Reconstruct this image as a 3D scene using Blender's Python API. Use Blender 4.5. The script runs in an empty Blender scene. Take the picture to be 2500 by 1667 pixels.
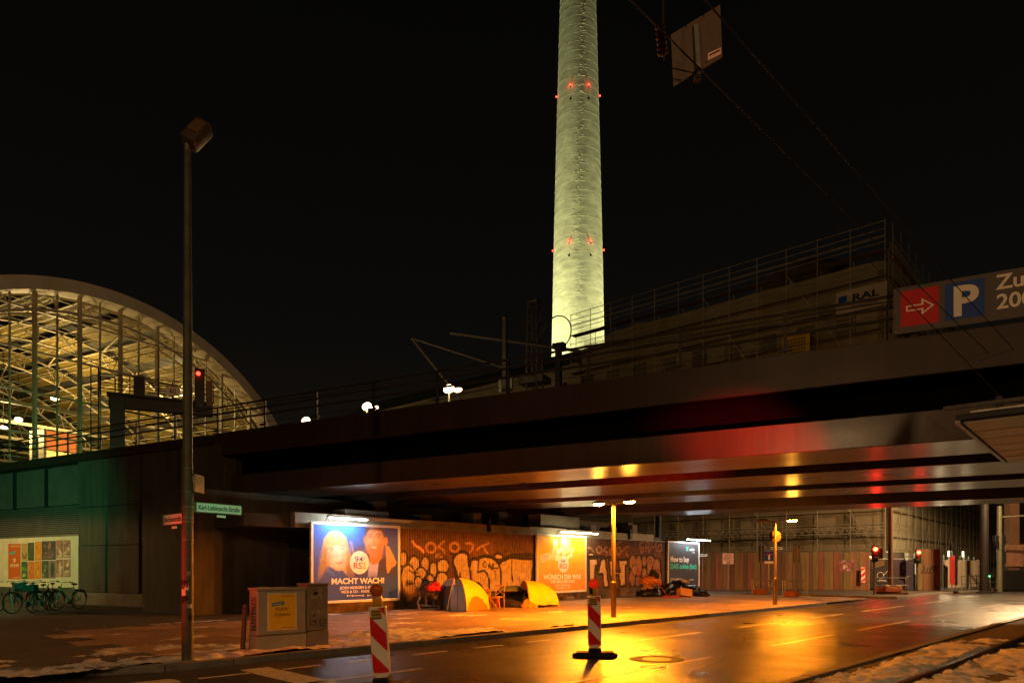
import bpy, bmesh, math, random
import numpy as np
from mathutils import Vector, Matrix
random.seed(7); rng = np.random.default_rng(7)
SC = bpy.context.scene
COL = SC.collection
R = math.radians

# ------------------------------------------------------------------ camera
EYE = 1.7; F = 1701.0; CX = 1250.0; HZ = 1382.0          # photo pixels (2500 x 1667)
cam = bpy.data.cameras.new('camera'); cam_o = bpy.data.objects.new('camera', cam); COL.objects.link(cam_o)
cam_o.location = (0, 0, EYE); cam_o.rotation_euler = (R(90), 0, 0)
cam.sensor_width = 36; cam.lens = 36 * F / 2500; cam.shift_x = 0; cam.shift_y = (HZ - 833.5) / 2500
cam.clip_start = 0.1; cam.clip_end = 2000
SC.camera = cam_o
# ------------------------------------------------------------------ night sky
w = bpy.data.worlds.new('World'); SC.world = w; w.use_nodes = True
nt = w.node_tree; nt.nodes.clear()
wo = nt.nodes.new('ShaderNodeOutputWorld'); bg = nt.nodes.new('ShaderNodeBackground')
tc = nt.nodes.new('ShaderNodeTexCoord'); sp = nt.nodes.new('ShaderNodeSeparateXYZ'); rp = nt.nodes.new('ShaderNodeValToRGB')
nt.links.new(tc.outputs['Generated'], sp.inputs[0]); nt.links.new(sp.outputs['Z'], rp.inputs[0])
rp.color_ramp.elements[0].position = 0.0; rp.color_ramp.elements[0].color = (0.0095, 0.0070, 0.0050, 1)
rp.color_ramp.elements[1].position = 0.7; rp.color_ramp.elements[1].color = (0.0012, 0.0011, 0.0010, 1)
e = rp.color_ramp.elements.new(0.3); e.color = (0.0036, 0.0030, 0.0024, 1)
nt.links.new(rp.outputs[0], bg.inputs[0]); bg.inputs[1].default_value = 1.0
nt.links.new(bg.outputs[0], wo.inputs[0])
# ------------------------------------------------------------------ exposure, renderer
SC.view_settings.view_transform = 'Standard'; SC.view_settings.look = 'None'
SC.view_settings.exposure = 0.0; SC.view_settings.gamma = 1.0; SC.view_settings.use_curve_mapping = False
SC.render.engine = 'CYCLES'
cy = SC.cycles
cy.use_denoising = True
try: cy.denoiser = 'OPENIMAGEDENOISE'
except Exception: pass
cy.max_bounces = 6; cy.diffuse_bounces = 3; cy.glossy_bounces = 3; cy.transmission_bounces = 4; cy.transparent_max_bounces = 12
cy.sample_clamp_indirect = 3.0; cy.caustics_reflective = False; cy.caustics_refractive = False
try: cy.use_light_tree = True
except Exception: pass

# ------------------------------------------------------------------ helpers
def lin(c):
    if isinstance(c, str):
        c = [int(c[i:i+2], 16) / 255 for i in (0, 2, 4)]
    return tuple((x / 12.92 if x <= 0.04045 else ((x + 0.055) / 1.055) ** 2.4) for x in c)
def G(u, v, z=0.0):                       # photo pixel -> point on the horizontal plane at height z
    d = (EYE - z) * F / (v - HZ)
    return Vector(((u - CX) / F * d, d, z))
def AT(u, d): return (u - CX) / F * d     # x of pixel column u at distance d
def ZH(v, d): return EYE + (HZ - v) * d / F
def tag(o, label=None, cat=None, group=None, kind=None):
    if label: o['label'] = label
    if cat: o['category'] = cat
    if group: o['group'] = group
    if kind: o['kind'] = kind
    return o
def thing(name, label, cat, loc=(0, 0, 0), rz=0, group=None, rot=None, kind=None):
    o = bpy.data.objects.new(name, None); COL.objects.link(o); o.empty_display_size = .2
    o.location = loc; o.rotation_euler = rot if rot else (0, 0, rz)
    return tag(o, label, cat, group, kind)
class MB:
    def __init__(s): s.v = []; s.f = []
    def add(s, v, f):
        n = len(s.v); s.v += [tuple(p) for p in v]; s.f += [tuple(i + n for i in q) for q in f]; return s
    def box(s, x0, x1, y0, y1, z0, z1, M=None):
        v = [(x, y, z) for z in (z0, z1) for y in (y0, y1) for x in (x0, x1)]
        if M is not None: v = [M @ Vector(p) for p in v]
        return s.add(v, [(0, 2, 3, 1), (4, 5, 7, 6), (0, 1, 5, 4), (2, 6, 7, 3), (0, 4, 6, 2), (1, 3, 7, 5)])
    def bbox(s, x0, x1, y0, y1, z0, z1, b=.01, M=None):   # bevelled box
        bm = bmesh.new()
        bmesh.ops.create_cube(bm, size=1)
        for q in bm.verts: q.co = Vector(((x0 + x1) / 2 + q.co.x * (x1 - x0), (y0 + y1) / 2 + q.co.y * (y1 - y0), (z0 + z1) / 2 + q.co.z * (z1 - z0)))
        bmesh.ops.bevel(bm, geom=bm.edges[:], offset=b, segments=2, affect='EDGES', profile=.5)
        bm.verts.ensure_lookup_table(); bm.verts.index_update()
        v = [q.co.copy() for q in bm.verts]; f = [[q.index for q in fc.verts] for fc in bm.faces]; bm.free()
        if M is not None: v = [M @ p for p in v]
        return s.add(v, f)
    def tube(s, p0, p1, r, n=8, r1=None, cap=True):
        p0 = Vector(p0); p1 = Vector(p1); r1 = r if r1 is None else r1
        d = (p1 - p0)
        if d.length < 1e-6: return s
        d.normalize(); a = d.orthogonal().normalized(); b = d.cross(a)
        v = []
        for p, q in ((p0, r), (p1, r1)):
            for i in range(n):
                t = 2 * math.pi * i / n; v.append(p + (a * math.cos(t) + b * math.sin(t)) * q)
        f = [(i, (i + 1) % n, n + (i + 1) % n, n + i) for i in range(n)]
        if cap: f += [tuple(range(n - 1, -1, -1)), tuple(range(n, 2 * n))]
        return s.add(v, f)
    def path(s, pts, r, n=6):
        for a, b in zip(pts[:-1], pts[1:]): s.tube(a, b, r, n)
        return s
    def sweep(s, pts, r, n=8, closed=False):
        pts = [Vector(p) for p in pts]; N = len(pts); v = []; f = []
        up = None
        for i, p in enumerate(pts):
            d = (pts[(i + 1) % N] - pts[i - 1]) if closed else (pts[min(i + 1, N - 1)] - pts[max(i - 1, 0)])
            d.normalize()
            if up is None: up = d.orthogonal().normalized()
            a = (up - d * up.dot(d)).normalized(); up = a; b = d.cross(a)
            rr = r[i] if hasattr(r, '__len__') else r
            for k in range(n):
                t = 2 * math.pi * k / n; v.append(p + (a * math.cos(t) + b * math.sin(t)) * rr)
        for i in range(N if closed else N - 1):
            j = (i + 1) % N
            f += [(i * n + k, i * n + (k + 1) % n, j * n + (k + 1) % n, j * n + k) for k in range(n)]
        if not closed: f += [tuple(range(n - 1, -1, -1)), tuple(range((N - 1) * n, N * n))]
        return s.add(v, f)
    def lathe(s, prof, n=24, M=None):
        v = []; f = []
        for r, z in prof:
            for i in range(n):
                t = 2 * math.pi * i / n; p = Vector((r * math.cos(t), r * math.sin(t), z)); v.append(M @ p if M is not None else p)
        for j in range(len(prof) - 1):
            f += [(j * n + i, j * n + (i + 1) % n, (j + 1) * n + (i + 1) % n, (j + 1) * n + i) for i in range(n)]
        f += [tuple(range(n - 1, -1, -1)), tuple(range((len(prof) - 1) * n, len(prof) * n))]
        return s.add(v, f)
    def prism(s, poly, z0, z1, M=None):          # poly in xy, extruded along z
        n = len(poly); v = [Vector((x, y, z0)) for x, y in poly] + [Vector((x, y, z1)) for x, y in poly]
        if M is not None: v = [M @ p for p in v]
        return s.add(v, [tuple(range(n - 1, -1, -1)), tuple(range(n, 2 * n))] + [(i, (i + 1) % n, n + (i + 1) % n, n + i) for i in range(n)])
    def ball(s, c, r, nu=12, nv=8, M=None):
        rx, ry, rz = (r if hasattr(r, '__len__') else (r, r, r)); v = []; f = []
        for j in range(nv + 1):
            ph = math.pi * j / nv
            for i in range(nu):
                t = 2 * math.pi * i / nu
                p = Vector((c[0] + rx * math.sin(ph) * math.cos(t), c[1] + ry * math.sin(ph) * math.sin(t), c[2] + rz * math.cos(ph))); v.append(M @ p if M is not None else p)
        for j in range(nv): f += [(j * nu + i, (j + 1) * nu + i, (j + 1) * nu + (i + 1) % nu, j * nu + (i + 1) % nu) for i in range(nu)]
        return s.add(v, f)
    def mesh(s, name, smooth=False):
        me = bpy.data.meshes.new(name); me.from_pydata([tuple(p) for p in s.v], [], s.f); me.update()
        if smooth:
            me.polygons.foreach_set('use_smooth', [True] * len(me.polygons))
            try: me.set_sharp_from_angle(angle=R(40))
            except Exception: pass
        return me
    def build(s, name, mat, parent=None, smooth=False, loc=None, rz=0, label=None, cat=None, group=None, kind=None):
        me = s.mesh(name, smooth)
        if mat is not None: me.materials.append(mat)
        o = bpy.data.objects.new(name, me); COL.objects.link(o); o.parent = parent
        if loc is not None: o.location = loc
        o.rotation_euler.z = rz
        return tag(o, label, cat, group, kind)
def copy_tree(o, parent=None):
    c = o.copy(); COL.objects.link(c); c.parent = parent
    for k in [q for q in COL.objects if q.parent == o]: copy_tree(k, c)
    return c
MATS = {}
def mat(name, col, rough=.7, metal=0., var=.25, scale=4., bump=0., bscale=60., spec=.4, coat=0., emit=None, es=0., stretch=None, col2=None, bdist=.02, alpha=None, fine=0., rvar=0.):
    if name in MATS: return MATS[name]
    m = bpy.data.materials.new(name); m.use_nodes = True; t = m.node_tree; N = t.nodes; L = t.links
    b = N['Principled BSDF']; c = lin(col)
    b.inputs['Roughness'].default_value = rough; b.inputs['Metallic'].default_value = metal
    b.inputs['Specular IOR Level'].default_value = spec; b.inputs['Coat Weight'].default_value = coat
    tcn = N.new('ShaderNodeTexCoord'); src = tcn.outputs['Object']
    if stretch:
        mp = N.new('ShaderNodeMapping'); mp.inputs['Scale'].default_value = stretch; L.new(src, mp.inputs[0]); src = mp.outputs[0]
    if var > 0 or col2:
        nz = N.new('ShaderNodeTexNoise'); nz.inputs['Scale'].default_value = scale; nz.inputs['Detail'].default_value = 6; nz.inputs['Roughness'].default_value = .65
        L.new(src, nz.inputs['Vector'])
        cr = N.new('ShaderNodeValToRGB'); cr.color_ramp.elements[0].position = .32; cr.color_ramp.elements[1].position = .68
        a = lin(col2) if col2 else tuple(x * (1 - var) for x in c); d = c if col2 else tuple(min(1, x * (1 + var)) for x in c)
        cr.color_ramp.elements[0].color = (*a, 1); cr.color_ramp.elements[1].color = (*d, 1)
        L.new(nz.outputs['Fac'], cr.inputs[0]); L.new(cr.outputs[0], b.inputs['Base Color'])
        if rvar:
            mr = N.new('ShaderNodeMapRange'); mr.inputs['From Min'].default_value = .35; mr.inputs['From Max'].default_value = .65
            mr.inputs['To Min'].default_value = max(.02, rough - rvar); mr.inputs['To Max'].default_value = min(1, rough + rvar)
            L.new(nz.outputs['Fac'], mr.inputs[0]); L.new(mr.outputs[0], b.inputs['Roughness'])
    else: b.inputs['Base Color'].default_value = (*c, 1)
    if bump > 0:
        n2 = N.new('ShaderNodeTexNoise'); n2.inputs['Scale'].default_value = bscale; n2.inputs['Detail'].default_value = 4; L.new(src, n2.inputs['Vector'])
        bp = N.new('ShaderNodeBump'); bp.inputs['Strength'].default_value = bump; bp.inputs['Distance'].default_value = bdist
        L.new(n2.outputs['Fac'], bp.inputs['Height']); L.new(bp.outputs[0], b.inputs['Normal'])
    if emit is not None:
        b.inputs['Emission Color'].default_value = (*lin(emit), 1); b.inputs['Emission Strength'].default_value = es
    if alpha is not None: b.inputs['Alpha'].default_value = alpha
    MATS[name] = m; return m
def glow(name, rgb, s):                    # rgb linear
    if name in MATS: return MATS[name]
    m = bpy.data.materials.new(name); m.use_nodes = True; t = m.node_tree; b = t.nodes['Principled BSDF']
    b.inputs['Base Color'].default_value = (.02, .02, .02, 1); b.inputs['Emission Color'].default_value = (*rgb, 1); b.inputs['Emission Strength'].default_value = s
    MATS[name] = m; return m
def veil(name, col, opacity, rough=.9, trans=.0):       # a thin see-through sheet: netting, glass
    if name in MATS: return MATS[name]
    m = bpy.data.materials.new(name); m.use_nodes = True; t = m.node_tree; N = t.nodes; L = t.links
    b = N['Principled BSDF']; b.inputs['Base Color'].default_value = (*lin(col), 1); b.inputs['Roughness'].default_value = rough
    tr = N.new('ShaderNodeBsdfTransparent'); mx = N.new('ShaderNodeMixShader'); mx.inputs[0].default_value = opacity
    out = N['Material Output']; L.new(tr.outputs[0], mx.inputs[1]); L.new(b.outputs[0], mx.inputs[2]); L.new(mx.outputs[0], out.inputs[0])
    MATS[name] = m; return m
def vmat(name, rough=.6, var=.15, scale=8., bump=0., spec=.4, bscale=40):
    if name in MATS: return MATS[name]
    m = bpy.data.materials.new(name); m.use_nodes = True; t = m.node_tree; N = t.nodes; L = t.links
    b = N['Principled BSDF']; b.inputs['Roughness'].default_value = rough; b.inputs['Specular IOR Level'].default_value = spec
    at = N.new('ShaderNodeAttribute'); at.attribute_name = 'Col'
    tcn = N.new('ShaderNodeTexCoord'); nz = N.new('ShaderNodeTexNoise'); nz.inputs['Scale'].default_value = scale; nz.inputs['Detail'].default_value = 6
    L.new(tcn.outputs['Object'], nz.inputs['Vector'])
    mr = N.new('ShaderNodeMapRange'); mr.inputs['From Min'].default_value = .3; mr.inputs['From Max'].default_value = .7; mr.inputs['To Min'].default_value = 1 - var; mr.inputs['To Max'].default_value = 1 + var
    L.new(nz.outputs['Fac'], mr.inputs[0])
    mx = N.new('ShaderNodeVectorMath'); mx.operation = 'SCALE'; L.new(at.outputs['Color'], mx.inputs[0]); L.new(mr.outputs[0], mx.inputs['Scale'])
    L.new(mx.outputs[0], b.inputs['Base Color'])
    if bump:
        n2 = N.new('ShaderNodeTexNoise'); n2.inputs['Scale'].default_value = bscale; L.new(tcn.outputs['Object'], n2.inputs['Vector'])
        bp = N.new('ShaderNodeBump'); bp.inputs['Strength'].default_value = bump; bp.inputs['Distance'].default_value = .02; L.new(n2.outputs['Fac'], bp.inputs['Height']); L.new(bp.outputs[0], b.inputs['Normal'])
    MATS[name] = m; return m
class Canvas:                              # flat print, painted in metres on a grid; becomes vertex colour on that grid
    def __init__(s, W, H, step, base):
        s.nx = int(W / step) + 1; s.ny = int(H / step) + 1; s.W = W; s.H = H; s.step = step
        s.X, s.Y = np.meshgrid(np.linspace(0, W, s.nx), np.linspace(0, H, s.ny)); s.C = np.zeros((s.ny, s.nx, 3)); s.C[:] = lin(base)
    def mix(s, a, col): a = np.clip(a, 0, 1)[..., None]; s.C = s.C * (1 - a) + np.array(lin(col)) * a
    def soft(s, d, w=None): return np.clip(.5 - d / (w or s.step * 1.2), 0, 1)
    def ell(s, cx, cy, rx, ry, col, a=1., rot=0., edge=None):
        c, n = math.cos(rot), math.sin(rot); x = s.X - cx; y = s.Y - cy
        X = x * c + y * n; Y = -x * n + y * c
        d = (np.sqrt((X / rx) ** 2 + (Y / ry) ** 2) - 1) * min(rx, ry); s.mix(a * s.soft(d, edge), col); return d
    def ring(s, cx, cy, rx, ry, wd, col, a=1., a0=None, a1=None):
        d = np.abs((np.sqrt(((s.X - cx) / rx) ** 2 + ((s.Y - cy) / ry) ** 2) - 1) * min(rx, ry)) - wd / 2
        k = s.soft(d)
        if a0 is not None:
            th = np.degrees(np.arctan2(s.Y - cy, s.X - cx)) % 360; k = k * ((th >= a0) & (th <= a1))
        s.mix(a * k, col)
    def line(s, pts, wd, col, a=1.):
        D = np.full(s.X.shape, 1e9)
        for (x0, y0), (x1, y1) in zip(pts[:-1], pts[1:]):
            dx, dy = x1 - x0, y1 - y0; t = np.clip(((s.X - x0) * dx + (s.Y - y0) * dy) / (dx * dx + dy * dy + 1e-9), 0, 1)
            D = np.minimum(D, np.hypot(s.X - x0 - t * dx, s.Y - y0 - t * dy))
        s.mix(a * s.soft(D - wd / 2), col)
    def poly(s, pts, col, a=1., out=None, wd=0.):
        ins = np.zeros(s.X.shape, bool); n = len(pts)
        for i in range(n):
            x0, y0 = pts[i]; x1, y1 = pts[(i + 1) % n]
            if y0 == y1: continue
            c = ((y0 > s.Y) != (y1 > s.Y)) & (s.X < (x1 - x0) * (s.Y - y0) / (y1 - y0) + x0); ins ^= c
        s.mix(a * ins, col)
        if out: s.line(list(pts) + [pts[0]], wd, out)
    def blur(s, n=1):
        for _ in range(n):
            p_ = np.pad(s.C, ((1, 1), (1, 1), (0, 0)), 'edge'); s.C = (p_[1:-1, 1:-1] * 4 + (p_[:-2, 1:-1] + p_[2:, 1:-1] + p_[1:-1, :-2] + p_[1:-1, 2:]) * 2 + p_[:-2, :-2] + p_[2:, 2:] + p_[:-2, 2:] + p_[2:, :-2]) / 16
    def noise(s, amt, sc=1.):
        g = rng.random((max(2, int(s.H / sc)) + 2, max(2, int(s.W / sc)) + 2))
        y = s.Y / s.H * (g.shape[0] - 1.001); x = s.X / s.W * (g.shape[1] - 1.001); i = y.astype(int); j = x.astype(int); fy = y - i; fx = x - j
        q = g[i, j] * (1 - fy) * (1 - fx) + g[i + 1, j] * fy * (1 - fx) + g[i, j + 1] * (1 - fy) * fx + g[i + 1, j + 1] * fy * fx
        s.C *= (1 + amt * (q - .5) * 2)[..., None]
    def build(s, name, material, parent, depth=None, x0=0., z0=0., y0=0.):
        dep = depth(s.X) if depth else np.zeros_like(s.X)
        v = np.stack([s.X + x0, dep + y0, s.Y + z0], -1).reshape(-1, 3)
        idx = np.arange(s.nx * s.ny).reshape(s.ny, s.nx)
        f = np.stack([idx[:-1, :-1], idx[:-1, 1:], idx[1:, 1:], idx[1:, :-1]], -1).reshape(-1, 4)
        me = bpy.data.meshes.new(name); me.from_pydata(v.tolist(), [], f.tolist()); me.update()
        at = me.color_attributes.new('Col', 'FLOAT_COLOR', 'POINT')
        at.data.foreach_set('color', np.concatenate([s.C.reshape(-1, 3), np.ones((s.nx * s.ny, 1))], 1).astype(np.float32).ravel())
        me.materials.append(material); o = bpy.data.objects.new(name, me); COL.objects.link(o); o.parent = parent; return o
def text(s, size, material, parent, loc, name='lettering', bold=0., sx=1., align='LEFT', depth=.002, rot=0., fit=None):
    cu = bpy.data.curves.new('t', 'FONT'); cu.body = s; cu.size = size; cu.align_x = align; cu.offset = bold * size; cu.extrude = depth / 2; cu.resolution_u = 4
    t = bpy.data.objects.new('t', cu); COL.objects.link(t); me = bpy.data.meshes.new_from_object(t); COL.objects.unlink(t); bpy.data.objects.remove(t); bpy.data.curves.remove(cu)
    if fit: xs = [q.co.x for q in me.vertices]; sx = fit / (max(xs) - min(xs))
    c, n = math.cos(rot), math.sin(rot)
    for q in me.vertices:
        x, y, z = q.co; x *= sx; x, y = x * c - y * n, x * n + y * c; q.co = (x, -z, y)
    me.name = name; me.materials.clear(); me.materials.append(material)
    o = bpy.data.objects.new(name, me); COL.objects.link(o); o.parent = parent; o.location = loc; return o
def lamp(name, kind, loc, energy, col, parent=None, radius=.1, rot=None, size=.6, blend=.5):
    l = bpy.data.lights.new(name, kind); l.energy = energy; l.color = col
    if kind in ('POINT', 'SPOT'): l.shadow_soft_size = radius
    if kind == 'SPOT': l.spot_size = size; l.spot_blend = blend
    o = bpy.data.objects.new(name, l); COL.objects.link(o); o.location = loc; o.parent = parent
    if rot is not None: o.rotation_euler = rot
    return o
def aim(o, target): o.rotation_euler = (Vector(target) - Vector(o.location)).to_track_quat('-Z', 'Y').to_euler(); return o
SODIUM = (1.0, .25, .009); WARM = (1.0, .56, .24); COOL = (.80, .95, 1.0); REDL = (1.0, .01, .005); GREENL = (.0, 1.0, .35)

# ------------------------------------------------------------------ materials
M_conc = mat('concrete', '6b6358', .85, var=.3, scale=1.2, bump=.25, bscale=25)
M_concd = mat('dark_concrete', '4c4438', .9, var=.4, scale=.7, bump=.3, bscale=18, stretch=(1, 1, .35))
M_concl = mat('pale_concrete', '8d8474', .85, var=.3, scale=1.5, bump=.3, bscale=25)
M_steel = mat('painted_steel', '44352a', .32, var=.18, scale=.5, bump=.03, bscale=3, spec=.5, stretch=(.25, 1, 1), rvar=.06)
M_fascia = mat('painted_fascia', '36271f', .42, var=.14, scale=.6, bump=.04, bscale=4, stretch=(.35, 1, 1), rvar=.06)
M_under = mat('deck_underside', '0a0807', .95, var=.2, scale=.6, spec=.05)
M_dark = mat('dark_metal', '1b1a19', .5, metal=.4, var=.2)
M_black = mat('black_plastic', '0c0c0c', .45, var=.15)
M_galv = mat('galvanised_steel', '7c7a74', .45, metal=.7, var=.25, scale=9)
M_white = mat('white_paint', 'd8d2c4', .5, var=.08, scale=5)
M_whitem = mat('white_steel_frame', 'cfc9bc', .45, var=.12, scale=3)
M_asph = None
def streaks(m, amt):
    t = m.node_tree; N = t.nodes; L = t.links; b = N['Principled BSDF']; src = b.inputs['Base Color'].links[0].from_socket
    tcn = N.new('ShaderNodeTexCoord'); mp = N.new('ShaderNodeMapping'); mp.inputs['Scale'].default_value = (1.6, .4, .12); L.new(tcn.outputs['Object'], mp.inputs[0])
    nz = N.new('ShaderNodeTexNoise'); nz.inputs['Scale'].default_value = 2.2; nz.inputs['Detail'].default_value = 7; nz.inputs['Roughness'].default_value = .7; L.new(mp.outputs[0], nz.inputs['Vector'])
    mr = N.new('ShaderNodeMapRange'); mr.inputs['From Min'].default_value = .38; mr.inputs['From Max'].default_value = .62; mr.inputs['To Min'].default_value = 1 - amt; mr.inputs['To Max'].default_value = 1 + amt * .5; L.new(nz.outputs['Fac'], mr.inputs[0])
    vm = N.new('ShaderNodeVectorMath'); vm.operation = 'SCALE'; L.new(src, vm.inputs[0]); L.new(mr.outputs[0], vm.inputs['Scale']); L.new(vm.outputs[0], b.inputs['Base Color'])
for m_, a_ in ((M_steel, .25), (M_fascia, .25), (M_concd, .2)): streaks(m_, a_)
# ================================================================== GROUND
def asphalt():
    m = bpy.data.materials.new('wet_asphalt'); m.use_nodes = True; t = m.node_tree; N = t.nodes; L = t.links; b = N['Principled BSDF']
    tcn = N.new('ShaderNodeTexCoord'); o = tcn.outputs['Object']
    big = N.new('ShaderNodeTexNoise'); big.inputs['Scale'].default_value = .55; big.inputs['Detail'].default_value = 5; L.new(o, big.inputs['Vector'])
    fine = N.new('ShaderNodeTexNoise'); fine.inputs['Scale'].default_value = 45; fine.inputs['Detail'].default_value = 3; L.new(o, fine.inputs['Vector'])
    vor = N.new('ShaderNodeTexVoronoi'); vor.inputs['Scale'].default_value = 42; L.new(o, vor.inputs['Vector'])
    cr = N.new('ShaderNodeValToRGB'); cr.color_ramp.elements[0].position = .3; cr.color_ramp.elements[1].position = .75
    cr.color_ramp.elements[0].color = (.026, .025, .024, 1); cr.color_ramp.elements[1].color = (.075, .070, .064, 1)
    ad = N.new('ShaderNodeMath'); ad.operation = 'MULTIPLY_ADD'; ad.inputs[1].default_value = .5; L.new(fine.outputs['Fac'], ad.inputs[0]); 
    hf = N.new('ShaderNodeMath'); hf.operation = 'MULTIPLY'; hf.inputs[1].default_value = .5; L.new(big.outputs['Fac'], hf.inputs[0]); L.new(hf.outputs[0], ad.inputs[2])
    L.new(ad.outputs[0], cr.inputs[0]); L.new(cr.outputs[0], b.inputs['Base Color'])
    mr = N.new('ShaderNodeMapRange'); mr.inputs['From Min'].default_value = .35; mr.inputs['From Max'].default_value = .65; mr.inputs['To Min'].default_value = .27; mr.inputs['To Max'].default_value = .46
    L.new(big.outputs['Fac'], mr.inputs[0]); L.new(mr.outputs[0], b.inputs['Roughness'])
    bp = N.new('ShaderNodeBump'); bp.inputs['Strength'].default_value = .55; bp.inputs['Distance'].default_value = .010
    L.new(vor.outputs['Distance'], bp.inputs['Height']); L.new(bp.outputs[0], b.inputs['Normal'])
    g3 = N.new('ShaderNodeTexNoise'); g3.inputs['Scale'].default_value = 20; g3.inputs['Detail'].default_value = 5; g3.inputs['Roughness'].default_value = .8; L.new(o, g3.inputs['Vector'])
    m3 = N.new('ShaderNodeMapRange'); m3.inputs['From Min'].default_value = .36; m3.inputs['From Max'].default_value = .64; m3.inputs['To Min'].default_value = .12; m3.inputs['To Max'].default_value = .62
    L.new(g3.outputs['Fac'], m3.inputs[0]); L.new(m3.outputs[0], b.inputs['Specular IOR Level'])
    return m
M_asph = asphalt()
M_slab = mat('paving_slab_granite', '8a8074', .62, var=.28, scale=2.2, bump=.25, bscale=35, rvar=.18)
M_bed = mat('sidewalk_bedding', '4a443c', .85, var=.35, scale=1.4, bump=.3, bscale=22)
M_kerb = mat('kerb_granite', '6e675e', .6, var=.3, scale=5, bump=.25, bscale=40)
M_mark = mat('road_paint', 'b9b2a2', .5, var=.35, scale=9, bump=.1)
M_snow = mat('dirty_snow', 'e6e2da', .7, var=.0, scale=6, bump=.5, bscale=22, col2='a89e90')

g = MB(); S = 900
g.add([(-S, -S, 0), (S, -S, 0), (S, S, 0), (-S, S, 0)], [(0, 1, 2, 3)])
road = g.build('road', M_asph, label='wet dark asphalt road running under the railway bridge', cat='road', kind='structure')
EA = Vector((.7071, .7071, 0)); EB = Vector((-.7071, .7071, 0))
def strip(p, q, wd, z=.004):
    p = Vector((p[0], p[1], 0)); q = Vector((q[0], q[1], 0)); d = (q - p).normalized(); n = Vector((-d.y, d.x, 0)) * wd / 2
    return [(a.x, a.y, z) for a in (p - n, q - n, q + n, p + n)]
def worn(p, q, wd, z=.004):                 # a painted strip with ragged, worn edges
    p = Vector((p[0], p[1], 0)); q = Vector((q[0], q[1], 0)); L_ = (q - p).length; d = (q - p) / L_; n = Vector((-d.y, d.x, 0)); k = max(2, int(L_ / .12))
    v = []; f = []
    for i in range(k + 1):
        c = p + d * L_ * i / k
        for s_ in (-1, 1): c2 = c + n * s_ * (wd / 2 + random.uniform(-.012, .006)); v.append((c2.x, c2.y, z))
    f = [(2 * i, 2 * i + 2, 2 * i + 3, 2 * i + 1) for i in range(k)]
    return MB().add(v, f)
def lane(c, segs, wd=.12, name='lane_line'):
    for y0, y1 in segs: worn((y0 + c, y0), (y1 + c, y1), wd).build(name, M_mark, road)
lane(-9.35, [(9.0, 13.1), (14.9, 17.4), (18.6, 21.8), (23.5, 26.5), (28.5, 31.5)], .12)
lane(-13.1, [(9.3, 11.6), (15.5, 18.0), (19.4, 21.4), (23.0, 25.0), (26.3, 30.0), (32, 35)], .14)
lane(-15.3, [(10.55, 11.15), (11.5, 12.0), (12.4, 12.95), (13.4, 14.0), (14.5, 15.1), (15.6, 16.2)], .12, 'cycle_lane_dash')
lane(-5.98, [(10.5, 27)], .10, 'edge_line')
worn((-4.3, 11.6), (-1.6, 8.9), .5).build('stop_line', M_mark, road)
worn((-5.0, 10.4), (-5.6, 9.8), .45).build('stop_line', M_mark, road)
# repaired asphalt patches and seams
M_patch = mat('asphalt_patch', '2a2826', .42, var=.3, scale=14, bump=.4, bscale=60, rvar=.12)
for (a, b, w_) in (((5.5, 16.4), (11.5, 22.2), 1.1), ((12.5, 24.0), (18.5, 30.0), .7), ((-1.2, 12.2), (1.6, 15.0), .9)):
    worn(a, b, w_, .002).build('asphalt_patch', M_patch, road)

for k in range(5):                            # cracks and tar seams in the asphalt
    random.seed(90 + k); y = random.uniform(10, 26); x0_ = y - 5 - random.uniform(2, 10); pts = [Vector((x0_, y, .0))]
    a = random.choice((R(45), R(45), R(-45), R(60))) 
    for i in range(random.randint(10, 26)): a += random.uniform(-.12, .12); pts.append(pts[-1] + Vector((math.cos(a), math.sin(a), 0)) * .28)
    v = []
    for i, p in enumerate(pts):
        d = (pts[min(i + 1, len(pts) - 1)] - pts[max(i - 1, 0)]).normalized(); n = Vector((-d.y, d.x, 0)) * random.uniform(.012, .03); v += [(p.x - n.x, p.y - n.y, .003), (p.x + n.x, p.y + n.y, .003)]
    MB().add(v, [(2 * i, 2 * i + 2, 2 * i + 3, 2 * i + 1) for i in range(len(pts) - 1)]).build('tar_seam', mat('tar_seam', '0d0c0b', .55, var=.2), road)
random.seed(5)
# ---- pavement with kerb
kerbl = [(-40, 10.2), (-12, 10.5), (-7.9, 10.75), (-6.5, 10.85), (-5.6, 11.25), (-4.8, 12.0), (13.0, 29.8), (13.9, 30.9), (14.5, 32.1), (14.75, 33.3), (14.4, 35), (13.9, 38), (13.4, 45), (5, 49.4), (-20, 62.5), (-40, 62.5)]
sw = MB().prism([(p[0], p[1]) for p in kerbl], -.3, .092).build('sidewalk', M_bed, label='grey pavement beneath the bridge, with snow along its kerb', cat='pavement', kind='structure')
def kerbstones(pl, owner, lo, hi, zt=.12, wd=.16, step=1.0):
    # walk the polyline and lay stones
    segs = []; 
    for (x0, y0), (x1, y1) in zip(pl[lo:hi], pl[lo + 1:hi + 1]):
        d = Vector((x1 - x0, y1 - y0, 0)); L_ = d.length; d.normalize(); n = max(1, round(L_ / step)); l = L_ / n
        for i in range(n):
            p = Vector((x0, y0, 0)) + d * (i * l)
            m = Matrix.Translation(p) @ Matrix.Rotation(math.atan2(d.y, d.x), 4, 'Z')
            segs.append((m, l))
    for m, l in segs:
        MB().bbox(.006, l - .006, -.02, wd, -.2, zt + random.uniform(-.004, .004), .012, m).build('kerb_stone', M_kerb, owner)
kerbstones(kerbl, sw, 1, 11)
O_ = Vector((-4.95, 11.95, 0))
slabs = [MB().bbox(.006, 1.194, .006, .994, .06, .1, .006).mesh('paving_slab') for _ in range(3)]
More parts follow.
